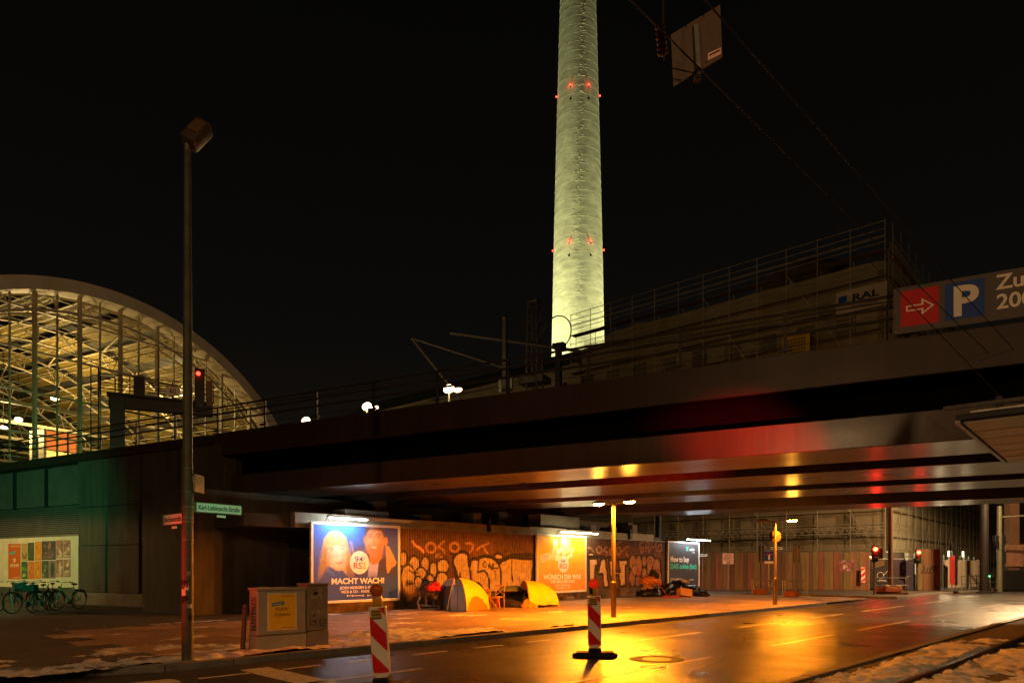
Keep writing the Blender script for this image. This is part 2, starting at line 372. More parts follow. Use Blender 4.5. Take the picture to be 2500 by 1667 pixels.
for k, me in enumerate(slabs):
    me.materials.append(mat('paving_slab_granite_%d' % k, ('92795f', '85705a', '9c856a')[k], .6, var=.28, scale=2.2, bump=.25, bscale=35, rvar=.18))
def wall_b(a):                              # where the graffiti wall cuts the street frame
    return 9.1 + (a - 7.1) * .055
for i in range(-1, 27):
    for j in range(9):
        a = i * 1.2; b = .22 + j * 1.0 ; off = .6 if j % 2 else 0
        if a < 6 and j > 7: continue
        if b + 1 > wall_b(a): continue
        p = O_ + EA * (a + off) + EB * b
        o = bpy.data.objects.new('paving_slab', random.choice(slabs)); COL.objects.link(o); o.parent = sw
        o.location = (p.x, p.y, random.uniform(-.0015, .0025)); o.rotation_euler = (random.uniform(-.002, .002), random.uniform(-.002, .002), R(45))
# ---- tram reservation on the right
TB = [(3.6, 9.3), (24.3, 30.0), (60, 66), (60, 9.3)]
tb = MB().prism(TB, -.3, .10).build('tram_bed', mat('tram_bed_gravel', '4d4439', .9, var=.4, scale=6, bump=.6, bscale=30), label='gravel tram bed with a steel rail, partly under snow', cat='tram track', kind='structure')
kerbstones([(-1.0, 4.7), (3.6, 9.3), (24.3, 30.0), (40, 45.7)], tb, 0, 3, .13)
for c in (-4.1, -2.07):
    rl = MB(); v = []
    A = Vector((3.0 + 0, 3.0 - c, 0)); B = Vector((40 + c + 4.1, 40 + 4.1, 0))
    m = Matrix.Translation(Vector((2 + c + 4.1, 6.1, 0))) @ Matrix.Rotation(R(45), 4, 'Z')
    rl.bbox(0, 50, -.036, .036, .09, .165, .01, m); rl.bbox(0, 50, -.07, .07, .085, .105, .004, m)
    rl.build('rail', mat('rail_steel', '5a4636', .35, metal=.7, var=.3, scale=8), tb)
# ---- snow sheets (uncountable): lumpy geometry
def fbm(x, y, oc=4, seed=0):
    r = np.random.default_rng(seed); out = np.zeros_like(x); amp = 1.
    for o in range(oc):
        g_ = r.random((64, 64)); f_ = 2 ** o
        xx = (x * f_) % 63.0; yy = (y * f_) % 63.0; i = yy.astype(int); j = xx.astype(int); fy = yy - i; fx = xx - j; fy = fy * fy * (3 - 2 * fy); fx = fx * fx * (3 - 2 * fx)
        i2 = (i + 1) % 64; j2 = (j + 1) % 64
        out += amp * ((g_[i, j] * (1 - fx) + g_[i, j2] * fx) * (1 - fy) + (g_[i2, j] * (1 - fx) + g_[i2, j2] * fx) * fy - .5); amp *= .5
    return out
def snow(name, org, a0, a1, b0, b1, thr, h, z, seed, label, step=.045, fade=None, owner=None):
    a = np.arange(a0, a1, step); b = np.arange(b0, b1, step); A, B = np.meshgrid(a, b)
    n = fbm(A * .9 + 10, B * 1.6 + 10, 5, seed); n2 = fbm(A * 5 + 10, B * 5 + 10, 3, seed + 1)
    if fade is not None: n = n + fade(A, B)
    n = n + .30 * n2 + .22 * fbm(A * 14 + 10, B * 14 + 10, 2, seed + 2)
    hgt = np.clip((n - thr) * 1.6, -.2, 1) * h + n2 * h * .35 * np.clip((n - thr) * 4, 0, 1)
    P = [org + EA * float(p) + EB * float(q) + Vector((0, 0, z + max(-.012, float(k)))) for p, q, k in zip(A.ravel(), B.ravel(), hgt.ravel())]
    nx = len(a); ny = len(b); idx = np.arange(nx * ny).reshape(ny, nx); keep = (n[:-1, :-1] > thr - .06) | (n[1:, 1:] > thr - .06)
    f = np.stack([idx[:-1, :-1], idx[:-1, 1:], idx[1:, 1:], idx[1:, :-1]], -1)[keep]
    m = MB(); m.v = [tuple(p) for p in P]; m.f = [tuple(q) for q in f.tolist()]
    return m.build(name, M_snow, smooth=True, label=label, cat='snow', kind='stuff')
snow('snow', O_, -4.5, 16, .12, 2.6, .05, .06, .103, 3, 'dirty trodden snow lying on the pavement along the kerb', fade=lambda A, B: .45 - B * .22 - np.clip(A - 4.5, 0, 20) * .14 - np.clip(-A - 3, 0, 5) * .3)
snow('snow', O_, -1, 20, 2.5, 9.0, .42, .010, .101, 8, 'thin patches of icy snow scattered over the pavement slabs')
snow('snow', Vector((3.6, 9.3, 0)), 0.3, 9.3, -4.2, -.20, -.12, .075, .098, 5, 'dirty snow with bare patches covering the tram bed', step=.06, fade=lambda A, B: .3 - np.clip(A - 7.0, 0, 9) * .35 - .9 * (np.abs(B + 1.13) < .12))
# ---- pavement island of the side street
isl = [(10.5, 45.4), (14, 43), (17.5, 39.8), (19.4, 37.0), (20.2, 36.6), (21.0, 37.1), (24.6, 41.3), (32, 47.5), (70, 80), (70, 120), (-5, 120), (-5, 53)]
fs = MB().prism(isl, -.3, .095).build('far_sidewalk', M_bed, label='pavement of the side street in front of the timber hoarding', cat='pavement', kind='structure')
kerbstones(isl, fs, 0, 8, .12, step=1.4)
# ---- manhole
mh = thing('manhole_cover', 'round cast iron manhole cover set in the wet road', 'manhole', (2.65, 12.75, .0))
M_iron = mat('cast_iron', '14110f', .8, metal=.0, var=.3, scale=14, bump=.2)
MB().lathe([(.50, .001), (.50, .006), (.40, .009), (.40, .001)], 40).build('frame_ring', M_iron, mh, True)
MB().lathe([(.385, .001), (.385, .0075), (.33, .0085), (.32, .005), (.001, .005)], 40).build('lid', M_iron, mh, True)
MB().lathe([(.26, .004), (.26, .009), (.001, .0095)], 40).build('concrete_infill', mat('manhole_concrete', '6b655c', .5, var=.3, scale=12, bump=.3), mh, True)
# ================================================================== RAILWAY BRIDGE (local x = along the tracks to the right, y = across the bridge, away from us)
BP = (-10.35, 25.0, 0); BR = math.atan2(-.4856, .874)
def bpos(x, s, z=0): return Vector((BP[0] + .874 * x + .4856 * s, BP[1] - .4856 * x + .874 * s, z))
def BS(u, s):                                # local x on the line s of the bridge seen at photo column u, and distance
    t = (u - CX) / F; y = 2.059 * (16.83 + s) / (t + 1.8); X = t * y
    return (X - BP[0]) * .874 - (y - BP[1]) * .4856, y
br = thing('railway_bridge', 'long dark steel railway bridge on box girders crossing above the street', 'bridge', BP, BR)
X0, X1 = -.6, 62
MB().bbox(X0, X1, 0, .10, 5.68, 6.5, .01).box(X0, X1, .10, .8, 6.3, 6.5).build('fascia_beam', M_fascia, br)
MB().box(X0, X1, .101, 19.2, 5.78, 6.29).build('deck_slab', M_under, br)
ZG = 4.3
for (s0, s1) in ((.25, 2.5), (4.2, 7.1), (8.7, 11.2), (15.6, 18.3)):
    gd = MB().bbox(X0 + .3, X1, s0, s1, ZG, 4.98, .015).build('box_girder', M_steel, br)
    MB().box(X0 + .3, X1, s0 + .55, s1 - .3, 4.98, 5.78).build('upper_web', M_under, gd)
    for xx in np.arange(9.0, X1, 13.0):      # splice plates
        MB().box(xx - .02, xx + .02, s0 - .005, s0, ZG + .02, 4.96).build('splice_strip', M_steel, gd)
MB().box(X0, X1, 18.9, 19.2, 5.2, 5.78).build('far_fascia', M_fascia, br)
# ---- railing on the bridge edge
M_rail = mat('railing_paint', '3b352e', .5, metal=.3, var=.25, scale=7)
rg = thing('bridge_railing', 'dark tubular railing with three rails along the bridge edge', 'railing', BP, BR)
RX0 = -17.0
for k, z in enumerate((7.0, 7.25, 7.49)): MB().tube((RX0, .2, z), (X1, .2, z), .034, 8).build('rail', M_rail, rg)
for z in (6.72, 7.36): MB().tube((RX0, .16, z), (X1, .16, z), .008, 5).build('cable', M_rail, rg)
x = BS(1438, .2)[0] - 2.43 * 11
while x < X1:
    if x > RX0:
        m = MB(); m.box(x - .035, x + .035, .17, .23, 6.45, 7.5); m.box(x - .16, x + .16, .10, .17, 6.60, 6.66); m.box(x - .16, x + .16, .10, .17, 7.20, 7.25); m.build('post', M_rail, rg)
    x += 2.43
# ---- three lamps on the deck behind the edge
for i, (u, v) in enumerate(((748, 1028), (897, 993), (1097, 950))):
    xl, d = BS(u, 6.0); z = ZH(v, d)
    t = thing('track_lamp', ('bright floodlight on a short post over the bridge edge, nearest the station hall', 'bright twin floodlight behind the bridge railing, the middle one of three', 'bright twin floodlight over the bridge edge, nearest the lattice mast')[i], 'lamp', bpos(xl, 6.0, 6.72), BR, 'floodlights on the bridge deck')
    h = z - 6.72
    MB().tube((0, 0, 0), (0, 0, h - .05), .04).build('post', M_dark, t)
    MB().bbox(-.16, .16, -.02, .14, h - .08, h + .10, .02).build('housing', M_dark, t)
    MB().ball((0, -.03, h + .01), (.26, .06, .17)).build('lens', glow('floodlight_glow', (1, .66, .28), 9), t)
    if i:
        MB().bbox(.28, .56, .0, .14, h - .16, h - .02, .02).build('housing', M_dark, t)
        MB().ball((.42, -.02, h - .09), (.20, .05, .09)).build('lens', MATS['floodlight_glow'], t)
        MB().tube((0, .06, h - .1), (.3, .06, h - .1), .02).build('bracket', M_dark, t)
    lamp('floodlight', 'POINT', (0, -.4, h + .1), 950, (1, .66, .3), t, .08)
# ---- parking banner fixed to the railing
bx, bd = BS(2182, -.05); 
bn = thing('parking_banner', 'grey banner on the bridge railing with red arrow and blue parking symbol', 'banner', bpos(bx, -.06, 0), BR)
def bz(u, v): x_, d_ = BS(u, -.06); return x_ - bx, ZH(v, d_)
zt = bz(2182, 706)[1]; zb = bz(2182, 818)[1]
M_ban = mat('banner_grey', '57524c', .6, var=.08, scale=3)
MB().bbox(0, 9.0, -.012, .012, zb, zt, .004).build('cloth', M_ban, bn)
xa0 = bz(2200, 760)[0]; xa1 = bz(2293, 760)[0]; hh = zt - zb
M_red = mat('sign_red', 'c00808', .5, var=.08, scale=5); M_blue = mat('sign_blue', '0b3f94', .5, var=.1, scale=5); M_ltx = mat('sign_white', 'e8dccb', .5, var=.05)
MB().box(xa0, xa1, -.018, -.012, zb + .14 * hh, zt - .09 * hh).build('red_field', M_red, bn)
xb0 = bz(2308, 760)[0]; xb1 = bz(2405, 760)[0]
MB().box(xb0, xb1, -.018, -.012, zb + .14 * hh, zt - .09 * hh).build('blue_field', M_blue, bn)
cxa = (xa0 + xa1) / 2; cz = (zb + zt) / 2 + .02 * hh; wA = (xa1 - xa0)
arrow = [(-.36, -.09), (.05, -.09), (.05, -.25), (.38, 0), (.05, .25), (.05, .09), (-.36, .09)]
inn = [(-.31, -.05), (.10, -.05), (.10, -.165), (.31, 0), (.10, .165), (.10, .05), (-.31, .05)]
def vface(poly, y, k=1, ox=0, oz=0): return MB().add([(ox + px * k, y, oz + pz * k) for px, pz in poly], [tuple(range(len(poly)))])
vface(arrow, -.021, wA, cxa, cz).build('arrow', M_ltx, bn); vface(inn, -.024, wA, cxa, cz).build('arrow_inside', M_red, bn)
text('P', .62 * hh / .72, M_ltx, bn, ((xb0 + xb1) / 2, -.021, cz - .30 * hh), 'letter', .03, 1.05, 'CENTER')
xt = bz(2433, 760)[0]
text('Zu', .42 * hh, M_ltx, bn, (xt, -.016, cz + .11 * hh), 'lettering', .02)
text('200', .42 * hh, M_ltx, bn, (xt, -.016, cz - .29 * hh), 'lettering', .02)
for q in (.04, 3.0, 6.0):
    for zz in (zb + .05, (zb + zt) / 2, zt - .05): MB().lathe([(.02, -.004), (.02, .004)], 10, Matrix.Translation((q, -.016, zz)) @ Matrix.Rotation(R(90), 4, 'X')).build('eyelet', M_galv, bn)

# ================================================================== ABUTMENT WALL, left of the bridge (same frame, wall face at y = 0)
ab = thing('abutment_wall', 'dark concrete viaduct wall with panels, louvres and a poster board left of the bridge', 'wall', BP, BR)
def AX(u): return BS(u, 0)[0]
Z0 = .1
MB().box(-45, 0, .35, 12, 0, 6.1).build('wall_core', M_concd, ab)
MB().bbox(-45, -.62, -.12, .8, 6.12, 6.46, .02).build('coping', M_fascia, ab)
MB().bbox(AX(190), .12, -.10, .35, Z0, .62, .02).build('plinth', M_concl if False else M_conc, ab)
edges = [190, 262, 345, 436, 546]
for a, b in zip(edges[:-1], edges[1:]):
    xa, xb = AX(a) + .06, AX(b) - .03
    for z0, z1 in ((.63, 2.55), (2.57, 4.15), (4.17, 6.1)):
        MB().bbox(xa, xb - (.10), -.02 + random.uniform(-.012, .012), .35, z0, z1, .012).build('concrete_panel', M_concd, ab)
MB().bbox(-.75, .1, -.06, .5, .62, 5.62, .02).build('corner_pier', M_concd, ab)
# left part: blank window panels, louvres, poster board
xe = AX(188)
M_panel = mat('grey_cladding', '57504a', .6, var=.2, scale=2)
for a, b in ((-120, -55), (-55, 28), (32, 105), (109, 186)):
    MB().bbox(AX(a) + .05, AX(b) - .05, .12, .3, 4.35, 6.0, .01).build('cladding_panel', M_panel, ab)
for a in (-55, 30, 107): MB().box(AX(a) - .05, AX(a) + .05, .05, .3, 4.3, 6.1).build('mullion', M_dark, ab)
zz = 3.05
while zz < 4.28:
    MB().box(AX(-150), xe, .08, .12, zz, zz + .05, ).build('louvre_slat', M_panel, ab); zz += .085
MB().bbox(AX(-150), xe, .06, .3, .75, 3.0, .01).build('poster_board', mat('cream_board', 'c8b79a', .6, var=.12, scale=2), ab)
MB().bbox(AX(-150), xe, .0, .3, Z0, .74, .01).build('board_plinth', M_concd, ab)
MB().bbox(AX(-150), xe + .02, .02, .1, 3.0, 3.06, .01).build('board_trim', M_galv, ab)
# posters on the board: (u0,u1,v0,v1,colour)
def poster(u0, u1, v0, v1, base, deco):
    x0, d0 = BS(u0, .05); x1, d1 = BS(u1, .05); z1 = ZH(v0, (d0 + d1) / 2); z0 = ZH(v1, (d0 + d1) / 2)
    c = Canvas(x1 - x0, z1 - z0, .03, base); deco(c); c.build('poster', MATS.get('print') or vmat('print', .55, .08, 6), ab, None, x0, z0, .052)
def d_orange(c):
    W, H = c.W, c.H
    c.poly([(W * .12, H * .68), (W * .6, H * .73), (W * .58, H * .8), (W * .1, H * .75)], '5a9aa0')
    c.line([(W * .45, H * .50), (W * .6, H * .52)], .05, 'f0d8b0'); c.line([(W * .43, H * .56), (W * .57, H * .57)], .05, 'f0d8b0')
    for k in range(5): c.line([(W * (.2 + k * .14), H * .36), (W * (.25 + k * .14), H * .42)], .05, 'f0d8b0')
    c.line([(W * .2, H * .93), (W * .9, H * .93)], .03, 'e0b080'); c.line([(W * .45, H * .05), (W * .9, H * .05)], .03, 'e0b080')
def d_blob(cols, n):
    def f(c):
        for k in range(n):
            c.ell(c.W * random.uniform(.15, .85), c.H * random.uniform(.15, .85), c.W * random.uniform(.06, .2), c.H * random.uniform(.04, .16), random.choice(cols), .8, random.uniform(0, 3))
        for k in range(3): c.line([(c.W * .12, c.H * (.08 + .06 * k)), (c.W * random.uniform(.5, .88), c.H * (.08 + .06 * k))], .025, random.choice(cols))
    return f
poster(20, 50, 1327, 1413, 'c05a20', d_orange)
poster(52, 67, 1326, 1368, 'b08a58', lambda c: c.ring(c.W * .5, c.H * .45, c.W * .3, c.H * .28, .09, '5f5a38', 1., 180, 360))
poster(52, 67, 1370, 1413, '3c5a3a', d_blob(['7a9a30', 'c8c890', '2c4a3a'], 7))
poster(68, 83, 1324, 1368, '4a5038', d_blob(['5a6040', '3c4430'], 5))
poster(68, 84, 1370, 1413, 'c8702c', d_blob(['d88a40', 'b05a20'], 7))
poster(85, 101, 1322, 1368, 'd08224', d_blob(['c06a18', 'd8a040'], 4))
poster(85, 101, 1369, 1412, 'cc7a24', d_blob(['b86418', 'd89838'], 5))
poster(102, 136, 1320, 1366, '4c4448', d_blob(['b07048', '70584c', '3a3a44'], 9))
poster(102, 119, 1368, 1411, '4e5044', d_blob(['2e3830', '8a9060'], 8))
poster(120, 136, 1368, 1411, '86605a', lambda c: c.ell(c.W * .5, c.H * .5, c.W * .3, c.H * .42, '3c4638'))
for (a, b) in ((137, 154), (155, 172)):
    for (p, q) in ((1318, 1361), (1365, 1408)):
        poster(a, b, p, q, 'a06a58', d_blob(['c8a888', '6a4a48', 'd8b898', '8a5048'], 26))
# small house-number plate
px_, pd_ = BS(354, -.03)
MB().bbox(px_ - .1, px_ + .1, -.06, -.03, ZH(1361, pd_), ZH(1349, pd_), .01).build('number_plate', M_white, ab)

# ================================================================== STATION HALL (same frame; gable at x = -34)
HX = -34.0; HC = 16.2; HZ0 = 2.1; HR = 21.3
M_hall = mat('hall_white_steel', 'c4b698', .5, var=.12, scale=2)
M_rim = mat('hall_rim_sheet', 'd8cab2', .55, var=.12, scale=.6)
M_deck = mat('hall_roof_deck', '7e6c34', .6, var=.15, scale=.8)
hall = thing('station_hall', 'arched glass train hall lit warm yellow from inside', 'station', BP, BR)
def arc(r, a): return (HC + r * math.sin(a), HZ0 + r * math.cos(a))
A0, A1 = -1.30, 1.30
def ring_strip(r0, r1, x0, x1, n=64):
    m = MB(); v = []
    for i in range(n + 1):
        a = A0 + (A1 - A0) * i / n
        for (r, x) in ((r1, x1), (r1, x0), (r0, x0), (r0, x1)):
            s, z = arc(r, a); v.append((x, s, z))
    f = []
    for i in range(n):
        for k in range(4): f.append((4 * i + k, 4 * i + (k + 1) % 4, 4 * i + 4 + (k + 1) % 4, 4 * i + 4 + k))
    f += [(0, 1, 2, 3), (4 * n + 3, 4 * n + 2, 4 * n + 1, 4 * n)]
    return m.add(v, f)
ring_strip(HR - .95, HR, HX - .6, HX + 1.1).build('gable_rim', M_rim, hall, True)
ring_strip(HR - .25, HR - .05, HX - 110, HX - .6).build('roof_skin', mat('hall_roof_outside', '3a362f', .7), hall, True)
# gable frame: chord, mullions, transoms, panes
RI = HR - .95
ring_strip(RI - 1.35, RI - 1.15, HX - .1, HX + .12).build('inner_arch', M_hall, hall)
s_list = [10.7 + 1.6 * k for k in range(-4, 16)]
def ztop(s, r): q = r * r - (s - HC) ** 2; return HZ0 + math.sqrt(q) if q > 0 else 0
for k, s in enumerate(s_list):
    zt_ = ztop(s, RI)
    if zt_ < 7.2: continue
    main = (k % 2 == 0)
    wd = .10 if main else .04
    MB().box(HX - .12, HX + (.22 if main else .06), s - wd, s + wd, 6.7, zt_).build('mullion', M_hall, hall)
zs = [8.3 + 3.02 * k for k in range(0, 5)]
for z in zs:
    half = math.sqrt(max(0, RI * RI - (z - HZ0) ** 2)); MB().box(HX - .1, HX + .16, max(HC - half, 2), HC + half, z - .06, z + .06).build('transom', M_hall, hall)
for z in np.arange(7.3, 22.2, .755):
    if min(abs(z - q) for q in zs) < .3: continue
    half = math.sqrt(max(0, RI * RI - (z - HZ0) ** 2)); MB().box(HX - .04, HX + .03, max(HC - half, 2), HC + half, z - .022, z + .022).build('glazing_bar', M_hall, hall)
M_glass = veil('hall_glass', '30302a', .10, .08)
for a, b in zip(s_list[:-1], s_list[1:]):
    for z0, z1 in zip([6.8] + zs, zs + [zs[-1] + 3.02]):
        za = min(ztop(a, RI - .02), ztop(b, RI - .02))
        z1c = min(z1, za + .0)
        poly = [(a + .06, z0 + .08), (b - .06, z0 + .08), (b - .06, min(z1 - .08, ztop(b, RI - .02))), (a + .06, min(z1 - .08, ztop(a, RI - .02)))]
        if poly[2][1] < z0 + .15 and poly[3][1] < z0 + .15: continue
        poly[2] = (poly[2][0], max(poly[2][1], z0 + .09)); poly[3] = (poly[3][0], max(poly[3][1], z0 + .09))
        MB().add([(HX - .03, s, z) for s, z in poly], [(0, 1, 2, 3)]).build('pane', M_glass, hall)
# roof structure inside
RT = HR - .5
for k in range(9):
    x = HX - 1.2 - 9.2 * k; m = MB(); n = 30; o_ = []; i_ = []
    for i in range(n + 1):
        a = A0 + (A1 - A0) * i / n
        so, zo = arc(RT - .35, a); si, zi = arc(RT - 1.7, a); o_.append((x, so, zo)); i_.append((x, si, zi))
    m.path(o_, .10, 5).path(i_, .09, 5)
    for i in range(n): m.tube(o_[i], i_[i + 1] if i % 2 == 0 else i_[i], .06, 4); m.tube(i_[i], o_[i + 1] if i % 2 == 0 else o_[i], .045, 4)
    m.build('roof_truss', M_hall, hall)
nb = 15
for j in range(nb):
    a0 = A0 + (A1 - A0) * (j + .08) / nb; a1 = A0 + (A1 - A0) * (j + .80) / nb
    s0, z0 = arc(RT - .3, a0)
    MB().tube((HX - 1, s0, z0), (HX - 84, s0, z0), .08, 5).build('purlin', M_hall, hall)
    for fr in (.3, .6): s9, z9 = arc(RT - .42, a0 + (a1 - a0) * fr); MB().tube((HX - 1, s9, z9), (HX - 84, s9, z9), .05, 4).build('purlin', M_hall, hall)
    for k in range(9):                    # corrugated deck bays
        x0 = HX - 1.6 - 9.2 * k; x1 = x0 - 7.8; v = []; nn = 36
        for i in range(nn + 1):
            a = a0 + (a1 - a0) * i / nn; r = RT - .26 + (.07 if (i // 2) % 2 else 0); s, z = arc(r, a); v += [(x0, s, z), (x1, s, z)]
        MB().add(v, [(2 * i, 2 * i + 1, 2 * i + 3, 2 * i + 2) for i in range(nn)]).build('roof_bay', M_deck, hall)
    if j % 2 == 0:
        for k in range(8):
            x0 = HX - 1.2 - 9.2 * k
            p = arc(RT - 1.7, a0); q = arc(RT - .35, a0 + .087 * 2)
            MB().tube((x0, *p), (x0 - 9.2, *q), .07, 5).build('diagonal_strut', M_hall, hall)
# tie level inside: cross beams, platform, kiosk
for k in range(1, 8): MB().box(HX - 9.2 * k - .15, HX - 9.2 * k + .15, 1, 33, 15.2, 15.5).build('cross_beam', M_hall, hall)
MB().box(HX - 100, HX - 1, -2, 35, 6.6, 7.3).build('platform', M_concl, hall)
for s in (9.0, 24.0):
    for k in range(0, 8): MB().box(HX - 6 - 9.2 * k - .2, HX - 6 - 9.2 * k + .2, s - .2, s + .2, 7.3, 12.5).build('platform_column', M_hall, hall)
MB().box(HX - 86, HX - 85.6, -4, 37, 6.6, 23).build('end_screen', mat('hall_end', '6f6040', .8), hall)
# lit kiosk panel on the platform
kx, kd = 0, 0
def hpos(u, x):                            # s at local x seen in column u
    t = (u - CX) / F; ax = BP[0] + .874 * x; ay = BP[1] - .4856 * x; s = (t * ay - ax) / (.4856 - t * .874); return s, ay + .874 * s
s_a, d_a = hpos(108, HX - 12); s_b, d_b = hpos(190, HX - 12)
kz = ZH(1045, d_a)
ks = thing('platform_kiosk', 'orange glowing kiosk front on the platform inside the glass hall', 'kiosk', BP, BR)
MB().bbox(HX - 14.5, HX - 12, s_a, s_b, 7.3, kz, .05).build('booth', M_hall, ks)
MB().box(HX - 12, HX - 11.94, s_a + .2, s_b - .2, 7.6, kz - 1.9).build('lit_counter', glow('kiosk_glow_yellow', (1, .55, .10), 2.2), ks)
MB().box(HX - 12, HX - 11.94, s_a + .2, s_b - .2, kz - 1.8, kz - .2).build('lit_sign', glow('kiosk_glow_orange', (1, .22, .03), 1.0), ks)
# lamps inside the hall
for i, (u, v, xd, p) in enumerate(((8, 1045, 16, 1), (45, 1024, 20, 1), (134, 972, 14, 2), (223, 1024, 26, 1), (425, 933, 8, 2.5), (300, 1000, 44, 1), (380, 1010, 60, 1), (500, 985, 30, 1))):
    s, d = hpos(u, HX - xd); z = ZH(v, d)
    t = thing('hall_lamp', 'round bright pendant lamp glowing inside the arched glass hall', 'lamp', bpos(HX - xd, s, 0), BR, 'pendant lamps in the train hall')
    MB().ball((0, 0, z), (.34, .34, .2)).build('globe', glow('hall_lamp_glow', (1, .74, .30), 30), t)
    MB().tube((0, 0, z + .2), (0, 0, ztop(s, RT - 1.7) if ztop(s, RT - 1.7) > z + .4 else z + .6), .025, 5).build('cord', M_dark, t)
    lamp('hall_light', 'POINT', (.5, 0, z - .35), 1600 * p, (1, .72, .26), t, .3)

# ================================================================== SIGNAL GANTRY on the tracks in front of the hall
gp = (-25.2, 44.5, 6.72)
sg = thing('signal_gantry', 'dark steel signal gantry with walkway standing before the glass hall', 'signal gantry', gp, math.atan2(2.5, 4.6))
M_gan = mat('gantry_steel', '2b2522', .55, metal=.3, var=.25, scale=3)
HB = ZH(996, 44.5) - 6.72; HT = ZH(962, 44.5) - 6.72; GL = 5.6
MB().bbox(-.42, .42, -.35, .35, 0, HT, .03).build('column', M_gan, sg)
MB().bbox(-.5, GL, -.30, .30, HB, HT - .15, .03).build('beam', M_gan, sg)
MB().bbox(-.6, GL, -.55, .55, HT - .15, HT, .02).build('walkway', M_gan, sg)
for y in (-.5, .5):
    for z in (.4, .75, 1.1): MB().tube((-1.0, y, HT + z), (GL, y, HT + z), .03, 6).build('handrail', M_gan, sg)
    for x in np.arange(-.95, GL + .1, .82): MB().tube((x, y, HT - .1), (x, y, HT + 1.12), .03, 6).build('baluster', M_gan, sg)
for x in (-1.05, -1.45): MB().tube((x, -.1, 0), (x, -.1, HT + 1.5), .035, 6).build('ladder_rail', M_gan, sg)
for z in np.arange(.3, HT + 1.3, .42): MB().tube((-1.05, -.1, z), (-1.45, -.1, z), .02, 5).build('ladder_rung', M_gan, sg)
MB().bbox(.9, 1.5, -.6, -.5, HT - .1, HT + 1.15, .02).build('switch_box', M_gan, sg)
sx_ = 3.15
MB().bbox(sx_ - .42, sx_ + .42, -.62, -.58, HT + .15, HT + .75, .01).build('speed_plate', mat('plate_cream', 'b8ab94', .6), sg)
text('60', .42, M_black, sg, (sx_, -.63, HT + .30), 'numerals', .01, 1, 'CENTER')
MB().bbox(4.45, 5.05, -.75, -.45, HT - .5, HT + 2.1, .03).build('signal_head', M_black, sg)
MB().ball((4.66, -.78, HT + 1.75), (.13, .06, .13)).build('red_lens', glow('rail_red', (1, .02, .01), 14), sg)
lamp('rail_red_light', 'POINT', (4.66, -1.0, HT + 1.75), 12, REDL, sg, .1)
MB().bbox(5.15, 5.55, -.6, -.56, HT - .3, HT + 1.4, .01).build('marker_board', mat('board_brown', '59402f', .6), sg)
# ================================================================== CATENARY MASTS on the bridge
def on_deck(u, s): xl, d = BS(u, s); return bpos(xl, s, 6.72), d
M_cat = mat('catenary_steel', '221c17', .6, metal=.3, var=.25, scale=3)
p, d = on_deck(1305, 16); H = ZH(742, d) - 6.72
lm = thing('lattice_mast', 'tall dark steel lattice mast on the bridge in front of the tower', 'mast', p, BR)
for sx in (-1, 1):
    for sy in (-1, 1): MB().tube((sx * .42, sy * .42, 0), (sx * .24, sy * .24, H), .055, 5).build('leg', M_cat, lm)
nz = int(H / .85)
for k in range(nz):
    z0 = H * k / nz; z1 = H * (k + 1) / nz; r0 = .42 - .18 * z0 / H; r1 = .42 - .18 * z1 / H; m = MB()
    for sy in (-1, 1): m.tube((-r0, sy * r0, z0), (r1, sy * r1, z1), .028, 4).tube((r0, sy * r0, z0), (-r1, sy * r1, z1), .028, 4)
    for sx in (-1, 1): m.tube((sx * r0, -r0, z0), (sx * r1, r1, z1), .028, 4)
    m.build('cross_brace', M_cat, lm)
MB().bbox(-.3, .3, -.3, .3, H, H + .2, .08).build('cap', M_cat, lm)
MB().bbox(-.75, .75, -.5, .5, H * .52, H * .56, .02).build('platform', M_cat, lm)
for xx in (-1.3, -.9): MB().bbox(xx * 1.6 - .1, xx * 1.6 + .12, -.1, .1, H * .5, H * .5 + .75, .05).build('transformer', M_galv, lm)
p2, d2 = on_deck(1233, 13); H2 = ZH(781, d2) - 6.72
cp = thing('catenary_pole', 'steel catenary pole with a slanting cross arm beside the lattice mast', 'pole', p2, BR)
MB().box(-.10, .10, -.10, .10, 0, H2).build('pole', M_cat, cp)
z_a = ZH(825, d2) - 6.72
MB().tube((-2.3, -1.4, z_a + .2), (3.2, 2.0, z_a - .6), .08, 6).build('cross_arm', M_cat, cp)
MB().tube((-3.9, -2.4, ZH(829, d2) - 6.72), (-.1, 0, 0.6), .055, 6).build('cantilever_strut', M_cat, cp)
MB().tube((-3.9, -2.4, ZH(829, d2) - 6.72), (0, 0, z_a - 1.5), .04, 6).build('cantilever_tie', M_cat, cp)
MB().ball((0, 0, H2 + .1), .14).build('insulator', M_cat, cp)
# short post with a looped cable, by the tower foot
p3, d3 = on_deck(1364, 6); H3 = ZH(845, d3) - 6.72
sp_ = thing('switch_post', 'short dark post with a looped cable on the bridge deck', 'post', p3, BR)
MB().box(-.1, .1, -.1, .1, 0, H3).bbox(-.2, .25, -.14, .14, H3 - .1, H3 + .1, .02).build('post', M_dark, sp_)
MB().sweep([(.05 + .55 * math.sin(a) * 1.0 - .1, 0, H3 - .2 + 1.2 * (1 - math.cos(a)) * .5 + .1) for a in np.linspace(0, 4.6, 20)], .025, 5).build('cable_loop', M_dark, sp_)
# overhead railway wires
for i, (s, z0, z1) in enumerate(((17, 12.3, 13.3), (22, 12.0, 12.9))):
    pts = [bpos(x, s, z0 + .7 * abs(math.sin(x * .08))) for x in np.linspace(-32, 55, 40)]
    MB().sweep(pts, .018, 5).build('railway_wire', M_dark, label=('thin overhead contact wire above the nearer railway track', 'thin overhead contact wire above the farther railway track')[i], cat='wire')

